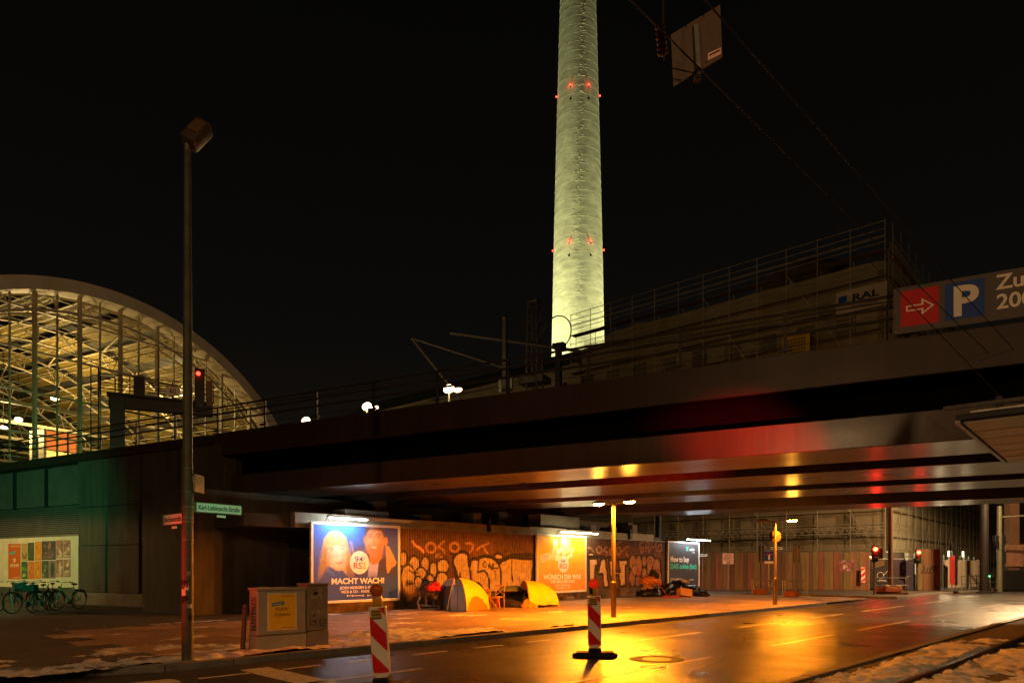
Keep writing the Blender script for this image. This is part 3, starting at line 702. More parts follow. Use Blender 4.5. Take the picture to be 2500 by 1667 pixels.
# ================================================================== TELEVISION TOWER
TX, TY = 18.0, 190.0
M_tow = mat('tower_concrete', 'b9b4a4', .85, var=.30, scale=.30, bump=.40, bscale=1.3, stretch=(1, 1, 2.2), bdist=.10)
tw = thing('concrete_tower', 'tall tapering concrete tower shaft floodlit pale green', 'tower', (TX, TY, 0))
def trad(z):
    P = [(0, 13), (12, 10.4), (25, 8.8), (40, 7.8), (62, 7.12), (85, 6.70), (120, 5.85), (156, 4.88), (185, 4.2)]
    for (a, r), (b, q) in zip(P[:-1], P[1:]):
        if z <= b: return r + (q - r) * (z - a) / (b - a)
    return 4.2
prof = []; z = 0.
while z < 184:
    prof.append((trad(z), z)); z += 2.35
MB().lathe(prof, 96).build('shaft', M_tow, tw, True)
M_tj = mat('tower_joint', 'd8d2c0', .85, var=.2, scale=2)
for k, (r, z) in enumerate(prof):
    if 45 < z < 172: MB().lathe([(r - .05, z - .05), (r + .022, z - .05), (r + .022, z + .02), (r - .05, z + .04)], 96).build('casting_joint', M_tj, tw)
# weathered formwork seam: small rough blocks running up the face
sm = MB()
for k in range(260):
    z = random.uniform(50, 170); a = -1.78 + .18 * math.sin(z * .05) + random.gauss(.25, .10); r = trad(z) + .01
    m = Matrix.Rotation(a, 4, 'Z') @ Matrix.Translation((r, 0, z)); w_ = random.uniform(.06, .3); h_ = random.uniform(.05, .16)
    sm.box(-.08, .06, -w_, w_, -h_, h_, m)
sm.build('formwork_seam', M_tow, tw, kind='stuff')
Mred = glow('obstruction_red', (1, .03, .015), 22)
for (v, zoff) in ((205, 0), (592, 0)):
    zc = ZH(v, TY - 6)
    for k, a in enumerate((-2.02, -1.15, -3.05, -.16, 1.0, 2.1)):
        r = trad(zc) + .05; m = Matrix.Rotation(a, 4, 'Z') @ Matrix.Translation((r, 0, zc))
        o = MB().bbox(-.1, .45, -.12, .12, -.35, -.22, .02, m).tube(m @ Vector((.25, 0, -.25)), m @ Vector((.25, 0, .1)), .06, 6).build('obstruction_light_bracket', M_dark, tw)
        MB().ball((0, 0, 0), (.15, .15, .2), M=m @ Matrix.Translation((.28, 0, .22))).build('obstruction_light', Mred, o)
        if k < 4:
            lp = m @ Vector((.75, 0, .3)); lamp('obstruction_lamp', 'POINT', lp, 36, REDL, tw, .15)
    for a in (-2.02, -1.15):
        zc2 = zc - 3.4; m = Matrix.Rotation(a, 4, 'Z') @ Matrix.Translation((trad(zc2), 0, zc2)); MB().ball((0, 0, 0), (.12, .32, .32), M=m).build('porthole', M_dark, tw)
# floodlights that light the tower
for i, (dx, dy, e, zz, wh) in enumerate(((-34, -14, 1.0, 24.0, 0), (36, -10, 1.0, 24.0, 1), (-14, -46, .50, 24.6, 2), (-30, 26, .5, 20, 3), (34, 26, .5, 20, 4))):
    t = thing('tower_floodlight', 'floodlight aimed up at the concrete tower from a roof below it', 'floodlight', (TX + dx, TY + dy, 0), 0, 'floodlights round the tower')
    MB().tube((0, 0, 0), (0, 0, zz - .5), .2).build('mast', M_dark, t); MB().bbox(-.6, .6, -.4, .4, zz - .6, zz - .1, .05).build('housing', M_dark, t)
    l = lamp('tower_spot', 'SPOT', (0, 0, zz), 5.2e5 * e, (.97, 1.0, .47), t, .6, size=R(78), blend=.9); l.rotation_euler = (Vector((-dx, -dy, 62))).to_track_quat('-Z', 'Y').to_euler()

# ================================================================== PALE BUILDING AND SCAFFOLDED BUILDING beyond the bridge (local x along the facade away from the corner, y outwards)
CP = Vector((28.5, 55.0, 0)); CR = math.atan2(.669, -.743)
def CK(u, off=0):                           # facade coordinate seen at photo column u, and distance
    t = (u - CX) / F; ox, oy = CP.x - .669 * off, CP.y - .743 * off
    k = (t * oy - ox) / (-.743 - t * .669); return k, oy + .669 * k
M_pale = mat('pale_render', 'b3a68e', .85, var=.15, scale=.5, bump=.1)
M_netwall = mat('raw_facade', '9a8c74', .9, var=.3, scale=.4, bump=.2)
M_roof = mat('dark_roof', '26211d', .8, var=.3, scale=1)
M_win = mat('window_dark', '15140f', .15, var=.1); M_wfr = mat('window_frame_white', 'b0a48c', .6)
K_S = 28.4
pb = thing('pale_building', 'pale rendered building with white windows rising behind the bridge', 'building', CP, CR)
k_end = 75
MB().box(K_S + .3, k_end, -14, 0, 0, 22.9).build('wall', M_pale, pb)
MB().bbox(K_S + .3, k_end, -.2, .35, 22.9, 23.3, .05).build('cornice', M_pale, pb)
MB().add([(K_S + .3, .3, 23.3), (k_end, .3, 23.3), (k_end, -14, 23.3), (K_S + .3, -14, 23.3), (K_S + .3, -6.5, 27.2), (k_end, -6.5, 27.2)], [(0, 1, 5, 4), (2, 3, 4, 5), (0, 4, 3), (1, 2, 5), (0, 3, 2, 1)]).build('roof', M_roof, pb)
def window(par, k, z, w_, h_, lit=None):
    o = MB().box(k - w_ / 2, k + w_ / 2, .0, .06, z, z + h_).box(k - w_ / 2 - .12, k + w_ / 2 + .12, 0, .14, z - .14, z - .02).build('window', M_wfr, par)
    for s_ in (-1, 1):
        MB().box(k + (s_ - 1) * w_ / 4 + .07, k + (s_ + 1) * w_ / 4 - .05, .06, .075, z + .08, z + h_ - .08).build('pane', lit or M_win, o)
for fl in range(6):
    z = 3.0 + fl * 3.35
    for kk in np.arange(K_S + 2.5, k_end - 2, 3.4): window(pb, float(kk), z, 1.3, 1.9)
sb = thing('scaffolded_building', 'bare facade of a building being rebuilt, wrapped in scaffolding behind the bridge', 'building', CP, CR)
MB().box(0, K_S, -14, 0, 0, 24.6).build('wall', M_netwall, sb)
MB().box(-.0, K_S - 3, -13, -1.5, 24.6, 26.3).build('attic', M_netwall, sb)
M_slabc = mat('floor_slab', '8d826c', .85, var=.2)
for fl in range(7): MB().box(-.05, K_S, -.2, .12, 3.2 * fl + 3.0, 3.2 * fl + 3.3).build('floor_edge', M_slabc, sb)
for fl in range(7):
    for kk in np.arange(2.0, K_S, 3.2):
        MB().box(kk - .75, kk + .75, .0, .02, 3.2 * fl + .9, 3.2 * fl + 2.6).build('window_opening', M_win, sb)
# side facade to the right of the corner (extends along local -y)
MB().box(-.35, 0, -60, 0, 0, 24.6).build('side_wall', M_netwall, sb)
for k in range(14):
    y_ = -2.2 - k * 3.0; o = MB().box(-.42, -.351, y_ - 1.5, y_, .9, 3.0).build('shop_window', M_wfr, sb)
    for q_ in (0, 1): MB().box(-.44, -.421, y_ - 1.45 + q_ * .73, y_ - .78 + q_ * .73, 1.0, 2.9).build('pane', glow('shop_glow', (1, .80, .42), 1.6) if (k * 2 + q_) % 3 else M_win, o)
for fl in range(7): MB().box(-.5, -.35, -60, .1, 3.2 * fl + 3.0, 3.2 * fl + 3.3).build('floor_edge', M_slabc, sb)
# ---- scaffolding, main face
M_scaf = mat('scaffold_tube', 'a89c86', .55, metal=.2, var=.25, scale=6); M_plank = mat('scaffold_plank', '5a4630', .8, var=.3, scale=3)
sc_ = thing('scaffolding', 'tall tube scaffolding along the facade of the building under construction', 'scaffolding', CP, CR)
ST = 28.2
for i, k in enumerate(np.arange(-1.2, K_S + .5, 2.5)):
    top = ST - .0
    MB().tube((k, 1.35, 0), (k, 1.35, top), .035, 5).build('standard', M_scaf, sc_); MB().tube((k, .45, 0), (k, .45, top - 2), .035, 5).build('standard', M_scaf, sc_)
for lv in range(13):
    z = 2.0 * lv + 2.0
    MB().box(-1.2, K_S + .5, .45, 1.3, z - .05, z).build('deck_board', M_plank, sc_)
    for dz in (.5, 1.0): MB().tube((-1.2, 1.36, z + dz), (K_S + .5, 1.36, z + dz), .028, 5).build('ledger', M_scaf, sc_)
for dz in (26.9, 27.5, 28.1): MB().tube((-1.2, 1.36, dz), (K_S + .5, 1.36, dz), .03, 5).build('guard_rail', M_scaf, sc_)
for lv in range(0, 12, 2):
    for i, k in enumerate(np.arange(-1.2 + 2.5 * (lv // 2 % 3), K_S - 5, 7.5)): MB().tube((k, 1.42, 2.0 * lv + 2), (k + 2.5, 1.42, 2.0 * lv + 6), .028, 5).build('brace', M_scaf, sc_)
for i, k in enumerate(np.arange(1.3, K_S, 5.0)):
    for lv in range(1, 12, 3):
        MB().box(k, k + .5, .5, 1.2, 2.0 * lv + 2, 2.0 * lv + 2.04).build('hatch', M_scaf, sc_)
# lattice beams above the hoarding
for z in (4.25, 4.75):
    MB().tube((-1.2, 2.0, z), (K_S, 2.0, z), .04, 5).build('lattice_beam_chord', M_scaf, sc_)
for k in np.arange(-1.2, K_S - .6, .6): MB().tube((k, 2.0, 4.25), (k + .3, 2.0, 4.75), .022, 4).tube((k + .3, 2.0, 4.75), (k + .6, 2.0, 4.25), .022, 4).build('lattice_beam_web', M_scaf, sc_)
# ---- end scaffolding on the side facade
s2 = thing('scaffolding', 'scaffolding round the corner of the building, climbing the side facade', 'scaffolding', CP, CR)
for y in np.arange(.4, -58, -2.5):
    MB().tube((-1.5, y, 0), (-1.5, y, ST), .035, 5).build('standard', M_scaf, s2)
for lv in range(13):
    z = 2.0 * lv + 2.0; MB().box(-1.45, -.6, -58, .4, z - .05, z).build('deck_board', M_plank, s2)
    for dz in (.5, 1.0): MB().tube((-1.52, .4, z + dz), (-1.52, -58, z + dz), .028, 5).build('ledger', M_scaf, s2)
for lv in range(0, 12, 3):
    for y in np.arange(0.4, -54, -5.0): MB().tube((-1.56, y, 2.0 * lv + 2), (-1.56, y - 2.5, 2.0 * lv + 6), .028, 5).build('brace', M_scaf, s2)
# ---- netting
def net(name, label, p0, p1, z0, z1, m, par_loc, folds=.12):
    n = 60; k = 16; v = []; A = Vector(p0); B = Vector(p1); d = (B - A); nrm = Vector((-d.y, d.x)).normalized()
    for i in range(n + 1):
        for j in range(k + 1):
            q = A + d * (i / n); off = folds * (math.sin(i * 1.7) * .5 + math.sin(i * .63 + j * .25) * .6 + random.uniform(-.15, .15)); q = q + nrm * off
            v.append((q.x, q.y, z0 + (z1 - z0) * j / k + .35 * math.sin(i * .37) * math.sin(i * .11) * (j == k)))
    f = [(i * (k + 1) + j, (i + 1) * (k + 1) + j, (i + 1) * (k + 1) + j + 1, i * (k + 1) + j + 1) for i in range(n) for j in range(k)]
    return MB().add(v, f).build(name, m, None, True, CP, CR, label, 'netting')
M_net = veil('dust_net', 'b09a74', .36); M_net2 = veil('white_net', 'e0d0aa', .78)
net('scaffold_netting', 'brown dust netting hung over the long front of the scaffolding', (-1.2, .95), (K_S - 1, .95), 2.7, 25.2, M_net, CP)
net('scaffold_netting', 'pale dust netting round the side of the scaffolding, lit by street lamps', (-1.2, .4), (-1.2, -58), 2.3, 27.0, M_net2, CP)
# bundles and tarpaulin on the scaffold roof
M_tarp = mat('brown_tarpaulin', '5c4a34', .8, var=.3, scale=2, bump=.6, bscale=6)
def lumps(name, label, c, r, n, material, cat, seed=1, par=None, loc=None, rz=0, group=None):
    random.seed(seed); bm = bmesh.new(); bmesh.ops.create_icosphere(bm, subdivisions=4, radius=1)
    ph = [random.uniform(0, 6) for _ in range(9)]
    for q in bm.verts:
        x, y, z = q.co; k = 1 + .14 * math.sin(4 * x + ph[0]) * math.sin(3.3 * y + ph[1]) + .10 * math.sin(7 * y + ph[2] + 3 * z) + .07 * math.sin(11 * x + 9 * z + ph[3]) + .05 * math.sin(17 * y + 13 * x + ph[4])
        q.co = Vector((x * r[0] * k, y * r[1] * k, max(-.0, z * k + .35) * r[2] / 1.35))
    me = bpy.data.meshes.new(name); bm.to_mesh(me); bm.free(); me.materials.append(material); me.polygons.foreach_set('use_smooth', [True] * len(me.polygons))
    o = bpy.data.objects.new(name, me); COL.objects.link(o); o.parent = par; o.location = c; o.rotation_euler.z = rz; return tag(o, label, cat, group)
tl = lumps('tarpaulin', 'brown tarpaulin heaped on the attic of the scaffolded building', (0, 0, 0), (4.2, 3, 2.2), 1, M_tarp, 'tarpaulin', 4); tl.location = CP + Vector((-.743 * 6.5 + .669 * 4, .669 * 6.5 + .743 * 4, 26.3)); tl.rotation_euler.z = CR
# ---- banners on the scaffold
def ckz(u, v, off): k, d_ = CK(u, off); return k, ZH(v, d_)
k0, z1 = ckz(2041, 716, 1.6); k1, z0 = ckz(2166, 766, 1.6); _, z0 = ckz(2041, 770, 1.6); z1 -= .3
bb = thing('company_banner', 'cream banner with dark block lettering hanging on the scaffolding', 'banner', CP, CR)
MB().box(k1, k0, 1.56, 1.6, z0, z1 + .3).build('cloth', mat('cream_cloth', 'a89a86', .7, var=.1), bb)
def btext(s, size, k, z, m_, bold, sx=1.):  # the facade frame runs right to left, so turn the lettering round
    o = text(s, size, m_, bb, (k, 1.61, z), 'lettering', bold, sx); o.rotation_euler.z = math.pi; return o
W_ = k0 - k1; Hh = z1 + .3 - z0
MB().box(k0 - .22 * W_, k0 - .05 * W_, 1.601, 1.61, z0 + .50 * Hh, z0 + .78 * Hh).build('blue_block', M_blue, bb)
btext('RAL', Hh * .42, k0 - .32 * W_, z0 + .46 * Hh, M_black, .03, 1.5)
btext('Projektsteuerung', Hh * .17, k0 - .32 * W_, z0 + .18 * Hh, M_black, .0, .9)
ys = thing('yellow_notice', 'yellow notice banner tied to the scaffolding above the bridge', 'banner', CP, CR)
k0, z1 = ckz(1910, 830, 1.6); k1, z0 = ckz(1977, 884, 1.6)
MB().box(k1, k0, 1.56, 1.6, z0 - 1.0, z1 + .2).build('cloth', mat('yellow_cloth', 'c8a410', .7, var=.1), ys)
for j in range(5):
    for i in range(7): MB().box(k1 + .35 + i * (k0 - k1 - .7) / 7, k1 + .35 + (i + .72) * (k0 - k1 - .7) / 7, 1.6, 1.606, z1 - .15 - j * .26 - .12, z1 - .15 - j * .26).build('letter_block', mat('dark_print', '5a4408', .7), ys)

# ================================================================== HOARDING of upright boards
M_boards = [mat('board_%d' % i, c, .75, var=.3, scale=2.2, bump=.35, bscale=14, stretch=(3, 3, .35)) for i, c in enumerate(('6a4828', '5f4024', '70512c', '583a20', '74432a', '665228', '6c3a20'))]
def hoarding(name, label, p, q, h, seed):
    random.seed(seed); p = Vector(p); q = Vector(q); d = q - p; L_ = d.length; t = thing(name, label, 'fence', (p.x, p.y, .095), math.atan2(d.y, d.x), 'timber hoarding')
    x = 0
    while x < L_ - .05:
        w_ = min(random.choice((.2, .24, .28, .3, .36)), L_ - x)
        MB().bbox(x + .006, x + w_ - .006, -.015 + random.uniform(-.014, .014), .02, .02, h + random.uniform(-.03, .03), .004).build('plank', random.choice(M_boards), t); x += w_
    for z in (.5, 1.3, 2.1): MB().box(0, L_, .03, .09, z, z + .12).build('rail', M_boards[1], t)
    return t
hoarding('timber_hoarding', 'long timber hoarding of weathered upright boards in front of the scaffolding', (12.65, 47.4), (23.75, 46.2), 2.55, 3)
hoarding('timber_hoarding', 'short timber hoarding section with dark scribbles right of the site gate', (26.75, 46.0), (28.25, 46.0), 2.75, 5)
# scribbles on it
hs = thing('scribble', 'dark spray scribble on the short timber hoarding section', 'graffiti', (26.75, 45.97, 0))
for k in range(5): MB().sweep([(.35 + k * .2 + .12 * math.sin(a * 1.3 + k), -.002, 1.5 + .25 * math.cos(a + k)) for a in np.linspace(0, 5, 16)], .018, 4).build('stroke', M_black, hs)
hp = thing('fly_poster', 'row of crumpled red and white fly posters on the timber hoarding', 'poster', (0, 0, 0))
xq = AT(2048, 46.6)
c = Canvas(1.15, .75, .03, '6a3430')
for k in range(30): c.ell(random.uniform(0, 1.15), random.uniform(0, .75), random.uniform(.03, .12), random.uniform(.02, .08), random.choice(['c8a898', '5a2828', '8a4a40', 'b09080']), .9, random.uniform(0, 3))
o = c.build('sheet', MATS['print'], hp, None, 0, 1.35, 0); o.location = (xq - .3, 46.42, 0); o.rotation_euler.z = -.108
# ---- dark site gate with banners
gt = thing('site_gate', 'dark construction gate hung with black and violet printed banners', 'gate', (23.75, 46.35, .095))
for x in (0, 1.5, 3.0): MB().box(x - .04, x + .04, -.04, .04, 0, 2.15).build('gate_post', M_galv, gt)
MB().tube((0, 0, 2.1), (3, 0, 2.1), .03).build('top_rail', M_galv, gt)
MB().bbox(.06, 1.45, -.02, .0, .15, 2.05, .004).build('black_banner', mat('black_banner_cloth', '17120f', .6, var=.3, scale=3), gt)
MB().bbox(1.55, 2.95, -.02, .0, .15, 2.05, .004).build('violet_banner', mat('violet_banner_cloth', '2b2230', .55, var=.25, scale=3), gt)
for k in range(4): MB().tube((.2, -.025, 1.5 + .1 * k), (1.0, -.025, 1.72 + .1 * k), .012, 4).build('printed_stripe', mat('gold_print', 'b08a3c', .5), gt)
MB().sweep([(.75 + .22 * math.cos(a), -.03, 1.0 + .22 * math.sin(a)) for a in np.linspace(.3, 6.6, 24)], .014, 4).tube((.93, -.03, 1.0), (1.4, -.03, 1.5), .014, 4).build('printed_ring', M_white, gt)
text('CENTRAL', .14, M_white, gt, (.55, -.026, .62), 'lettering')
for k in range(5): MB().ball((2.3 + .07 * math.cos(k * 1.26), -.022, 1.55 + .12 * math.sin(k * 1.26)), (.05, .004, .06), 8, 5).build('printed_petal', mat('violet_print', '8a7c86', .6), gt)
MB().tube((2.05, -.025, .95), (2.7, -.025, .95), .02, 4).tube((2.15, -.025, .8), (2.6, -.025, .8), .015, 4).build('printed_line', MATS['violet_print'], gt)
# lit site trailer behind the gate
tr_ = thing('site_cabin', 'small site cabin with a lit strip under its roof behind the gate', 'cabin', (24.0, 49.0, .095))
MB().bbox(0, 3.6, 0, 2.2, 0, 2.6, .03).build('body', M_panel, tr_); MB().box(.2, 1.9, -.03, -.002, 2.2, 2.32).build('lit_strip', glow('cabin_glow', (1, .75, .3), 3.0), tr_)
# ---- pale site fence on the right, lit
wf = thing('site_fence', 'pale sheet-covered site fence on the right, bright under work lights', 'fence', (29.2, 47.2, .095), math.atan2(9, 10.5))
M_sheet = mat('fence_sheet', 'c2b49c', .7, var=.2, scale=2, bump=.5, bscale=7, stretch=(1, 1, .25))
for i in range(4):
    MB().bbox(i * 2.45 + .03, i * 2.45 + 2.4, 0, .03, .12, 2.05, .006).build('sheet', M_sheet, wf); MB().box(i * 2.45 - .03, i * 2.45 + .03, -.03, .06, 0, 2.1).build('post', M_galv, wf)
for i, (x, y) in enumerate(((2.6, 1.2), (5.6, 1.4), (8.4, 1.3))):
    q = Vector((29.2, 47.2)) + Vector((.759, .651)) * x + Vector((-.651, .759)) * y
    t = thing('work_light', ('work light behind the pale fence, beside the red banner post', 'work light behind the middle of the pale site fence', 'work light behind the far end of the pale site fence')[i], 'work light', (q.x, q.y, .095), 0, 'work lights behind the site fence')
    MB().tube((0, 0, 0), (0, 0, 2.75), .025).build('stand', M_galv, t); MB().bbox(-.05, .05, -.04, .04, 2.35, 2.75, .02).build('lit_head', glow('work_glow', (1, .82, .45), 7), t)
    lamp('work_lamp', 'POINT', (-.1, -.5, 2.75), 130, (1, .78, .42), t, .1)

# ---- lit building farther along on the right, with its own scaffold
fb = thing('lit_building', 'distant building with bright windows behind scaffold tubes on the right', 'building', (78, 92, 0), math.atan2(9, 12))
MB().box(-6, 40, 0, 12, 0, 24).build('wall', M_netwall, fb)
random.seed(77)
for fl in range(6):
    for x in np.arange(-5, 22, 2.1):
        if random.random() < .75: o = MB().box(x, x + 1.3, -.04, 0, fl * 3.3 + .8, fl * 3.3 + 2.5).build('window', M_wfr, fb); MB().box(x + .08, x + 1.22, -.055, -.041, fl * 3.3 + .88, fl * 3.3 + 2.42).build('pane', random.choice((M_win, glow('far_window', (1, .72, .32), .5), glow('far_window_dim', (1, .65, .25), .15))), o)
for x in np.arange(-6, 22, 1.9): MB().tube((x, -1.2, 0), (x, -1.2, 22), .04, 5).build('standard', M_scaf, fb)
for z in np.arange(1.6, 21, 1.0): MB().tube((-6, -1.2, z), (22, -1.2, z), .03, 5).build('ledger', M_scaf, fb)
# ================================================================== GRAFFITI WALL (local x along the wall, y behind it)
WP = (-6.78, 23.26, 0); WR = math.atan2(.748, .664)
def W(u, v=None):
    y = 27.43 / (.888 - (u - CX) / F); x = (y - 23.26) * 1.337
    return x if v is None else (x, ZH(v, y))
def wpos(x, y=0., z=0.): return Vector((WP[0] + .664 * x - .748 * y, WP[1] + .748 * x + .664 * y, z))
gw = thing('graffiti_wall', 'brown corrugated wall with white bubble graffiti under the bridge', 'wall', WP, WR)
M_corr = vmat('corrugated_paint', .62, .28, 5, .15, bscale=30)
wave = lambda X: .02 * np.tanh(2.2 * np.sin(2 * np.pi * X / .125))
ZC0, ZC1 = .53, 3.13
def Z2(ox, oy, k): return lambda a, b: W(ox + a / k, oy + b / k)
BROWN = '563825'
# --- first sheet
xs0 = W(979); xs1 = W(1303); c = Canvas(xs1 - xs0, ZC1 - ZC0, .02, BROWN)
zt_ = Z2(960, 1270, 6.19)
def q(a, b): x, z = zt_(a, b); return (x - xs0, z - ZC0)
def Q(l): return [q(a, b) for a, b in l]
def E(cx, cy, rx, ry, fill, out, wd, canvas, fq=None):
    fq = fq or q; x, z = fq(cx, cy); x1, _ = fq(cx + rx, cy); _, z1 = fq(cx, cy - ry); canvas.ell(x, z, x1 - x + wd / 2, z1 - z + wd / 2, out); canvas.ell(x, z, x1 - x - wd / 2, z1 - z - wd / 2, fill)
c.noise(.22, .5); c.noise(.12, .12)
CHALK = 'a87a58'; INK = '1d120c'; WHT = 'a8947e'
c.poly(Q([(80, 470), (850, 470), (880, 1160), (80, 1160)]), '4a3020', .35)
for e_ in ((155, 580, 58, 115), (320, 660, 82, 125), (485, 660, 60, 118), (755, 690, 92, 108), (610, 755, 58, 128), (420, 800, 78, 95), (230, 870, 108, 205), (740, 890, 88, 115), (380, 930, 60, 90), (560, 890, 60, 80)):
    E(*e_, WHT, INK, .07, c)
c.poly(Q([(170, 700), (280, 720), (320, 900), (330, 1000), (200, 1010), (140, 900)]), WHT)
c.line(Q([(240, 750), (300, 790), (390, 790)]), .05, INK); c.line(Q([(500, 800), (560, 800), (620, 870), (660, 800)]), .05, INK)
for k in range(26): x = 190 + k * 5.5; c.line(Q([(x, 930 + 30 * math.sin(k)), (x + 4, 990 + 20 * math.cos(k * 1.7))]), .03, INK)
c.poly(Q([(140, 990), (340, 960), (330, 1090), (260, 1110), (180, 1080)]), '8a7058', .7)
big = [(905, 600), (930, 520), (1000, 475), (1080, 470), (1140, 520), (1152, 690), (1172, 600), (1220, 570), (1280, 585), (1300, 560), (1380, 537), (1480, 550), (1560, 600), (1600, 660), (1640, 610), (1780, 552), (1960, 572), (2118, 578), (2118, 700), (2090, 920), (2085, 1090), (1000, 1090), (1010, 900), (960, 850), (950, 760), (912, 680)]
c.poly(Q(big), WHT, 1., INK, .15)
E(1600, 545, 65, 42, WHT, INK, .08, c)
for l, w_ in (([(1150, 600), (1158, 760)], .10), ([(1175, 770), (1180, 950), (1290, 950), (1340, 1000), (1350, 1130)], .13), ([(1280, 785), (1290, 600)], .09), ([(1280, 780), (1370, 755), (1420, 800), (1450, 900), (1458, 1040)], .09), ([(1600, 640), (1632, 800), (1632, 1060)], .11), ([(1790, 545), (1790, 800), (1812, 930)], .08), ([(1520, 520), (1570, 490), (1640, 520), (1660, 570)], .09), ([(880, 500), (950, 480)], .12), ([(1640, 600), (1800, 520), (1960, 520), (2140, 520)], .16), ([(950, 780), (960, 860), (1030, 880)], .14), ([(1015, 800), (1010, 880)], .09)): c.line(Q(l), w_, INK)
# drips
for k in range(70):
    x = random.uniform(1010, 2080); y = random.uniform(680, 1000); c.line(Q([(x, y), (x + 2, y + random.uniform(20, 110))]), .018, '4a3222', .6)
# lettering in the piece
E(1385, 665, 26, 40, WHT, INK, .05, c)
for l in ([(1370, 600), (1385, 620)], [(1440, 720), (1460, 640), (1485, 735)], [(1448, 690), (1480, 690)], [(1500, 740), (1500, 650), (1525, 665), (1502, 695), (1535, 770)], [(1520, 715), (1590, 720)], [(1555, 718), (1550, 880)]): c.line(Q(l), .06, INK)
for l in ([(635, 560), (640, 510), (660, 560), (662, 505)], [(680, 570), (680, 505), (700, 508)], [(680, 535), (698, 535)], [(715, 505), (712, 560), (740, 550), (750, 540)]): c.line(Q(l), .022, 'c0a890')
# chalked letters
for l, w_ in (([(300, 315), (325, 370), (400, 410), (462, 475)], .11),): c.line(Q(l), w_, 'd09a68', .85)
for cx_, cy_, rx_, ry_ in ((572, 412, 72, 72), (930, 405, 65, 66)):
    x, z = q(cx_, cy_); x1, _ = q(cx_ + rx_, cy_); _, z1 = q(cx_, cy_ - ry_); c.ring(x, z, x1 - x, z1 - z, .10, CHALK, .8)
for l in ([(775, 310), (720, 350), (690, 400), (760, 440), (785, 500)], [(1090, 345), (1160, 340), (1215, 380), (1195, 440), (1160, 480)], [(1268, 442), (1330, 390), (1445, 345)], [(1360, 385), (1400, 460), (1438, 502)]): c.line(Q(l), .09, CHALK, .75)
for k in range(6): c.line(Q([(1660 + k * 48, 350 + 20 * math.sin(k * 2)), (1640 + k * 55, 420), (1690 + k * 48, 480), (1700 + k * 45, 400)]), .06, '33201a', .75)
c.line(Q([(1980, 480), (2100, 500)]), .06, '33201a', .7)
c.line(Q([(1060, 180), (1065, 250)]), .06, '20140e', .7)
c.build('corrugated_sheet', M_corr, gw, wave, xs0, ZC0)
# --- second sheet
xt0 = W(1430); xt1 = W(1622); c = Canvas(xt1 - xt0, ZC1 - ZC0, .02, BROWN)
zt2 = Z2(1420, 1290, 8.71)
def q2(a, b): x, z = zt2(a, b); return (x - xt0, z - ZC0)
def Q2(l): return [q2(a, b) for a, b in l]
c.noise(.22, .5); c.noise(.12, .12)
Mm = [(150, 620), (335, 620), (345, 780), (375, 880), (395, 700), (440, 630), (505, 620), (540, 900), (580, 1240), (480, 1265), (445, 960), (365, 975), (305, 780), (265, 1300), (170, 1300)]
Hh_ = [(580, 670), (720, 660), (720, 900), (820, 915), (775, 660), (975, 650), (978, 770), (930, 800), (945, 1200), (820, 1240), (800, 990), (715, 980), (720, 1260), (640, 1180), (610, 960)]
for pl in (Mm, Hh_): c.poly(Q2(pl), 'b8a082', 1., INK, .16)
for a in (170, 600, 790): c.line(Q2([(a, 650), (a + 150, 645)]), .05, INK)
E(205, 555, 60, 45, 'b8a082', INK, .09, c, q2); c.line(Q2([(130, 590), (330, 590), (560, 600), (700, 640)]), .14, INK)
PNK = '94705e'
c.poly(Q2([(1010, 560), (1560, 560), (1690, 700), (1720, 900), (1690, 1150), (1640, 1240), (1040, 1240), (1005, 900)]), INK)
for e_ in ((1090, 720, 70, 160), (1215, 790, 68, 220), (1335, 690, 48, 115), (1470, 690, 85, 120), (1085, 1040, 60, 190), (1335, 960, 48, 130), (1450, 900, 55, 260), (1600, 820, 75, 190), (1630, 1050, 65, 170), (1200, 1120, 60, 110), (1340, 1140, 60, 80), (1130, 880, 60, 120)): E(*e_, PNK, INK, .05, c, q2)
for cx_, cy_, r_ in ((1215, 940, 30), (1590, 930, 45), (1480, 960, 26)): x, z = q2(cx_, cy_); c.ell(x, z, r_ * .006, r_ * .006, 'a02820', .75, edge=.15)
for k in range(60):
    x = random.uniform(1030, 1700); y = random.uniform(620, 1150); c.line(Q2([(x, y), (x + 2, y + random.uniform(20, 120))]), .02, '4a3222', .5)
for k in range(50):
    x = random.uniform(170, 960); y = random.uniform(700, 1150); c.line(Q2([(x, y), (x + random.uniform(-20, 20), y + random.uniform(10, 50))]), .025, '3a2618', .5)
for l in ([(140, 410), (200, 410), (250, 490)], [(540, 385), (480, 440), (470, 470), (545, 500), (530, 580)], [(650, 400), (600, 440), (600, 540), (650, 560)], [(870, 480), (940, 400), (1020, 375)], [(950, 470), (960, 540), (1000, 590)], [(750, 330), (810, 280), (860, 270)]): c.line(Q2(l), .09, CHALK, .8)
for cx_, cy_, rx_, ry_ in ((375, 450, 50, 68), (790, 470, 50, 75)):
    x, z = q2(cx_, cy_); x1, _ = q2(cx_ + rx_, cy_); _, z1 = q2(cx_, cy_ - ry_); c.ring(x, z, x1 - x, z1 - z, .10, CHALK, .85)
for l in ([(1320, 290), (1255, 300), (1240, 400), (1270, 500), (1310, 490), (1330, 400), (1250, 400)], [(1360, 480), (1380, 290), (1440, 290), (1440, 380), (1390, 390), (1440, 490)], [(1500, 290), (1480, 400), (1440, 490)], [(1480, 400), (1560, 380), (1590, 300), (1590, 470)], [(1610, 470), (1640, 360), (1700, 330), (1700, 460), (1640, 480)]): c.line(Q2(l), .12, 'a0705c', .9)
for k in range(5): c.line(Q2([(1560 + k * 32, 520), (1545 + k * 34, 560), (1580 + k * 30, 600)]), .05, 'a0705c', .8)
c.line(Q2([(100, 540), (115, 620), (105, 800)]), .10, '3e5028', .6)
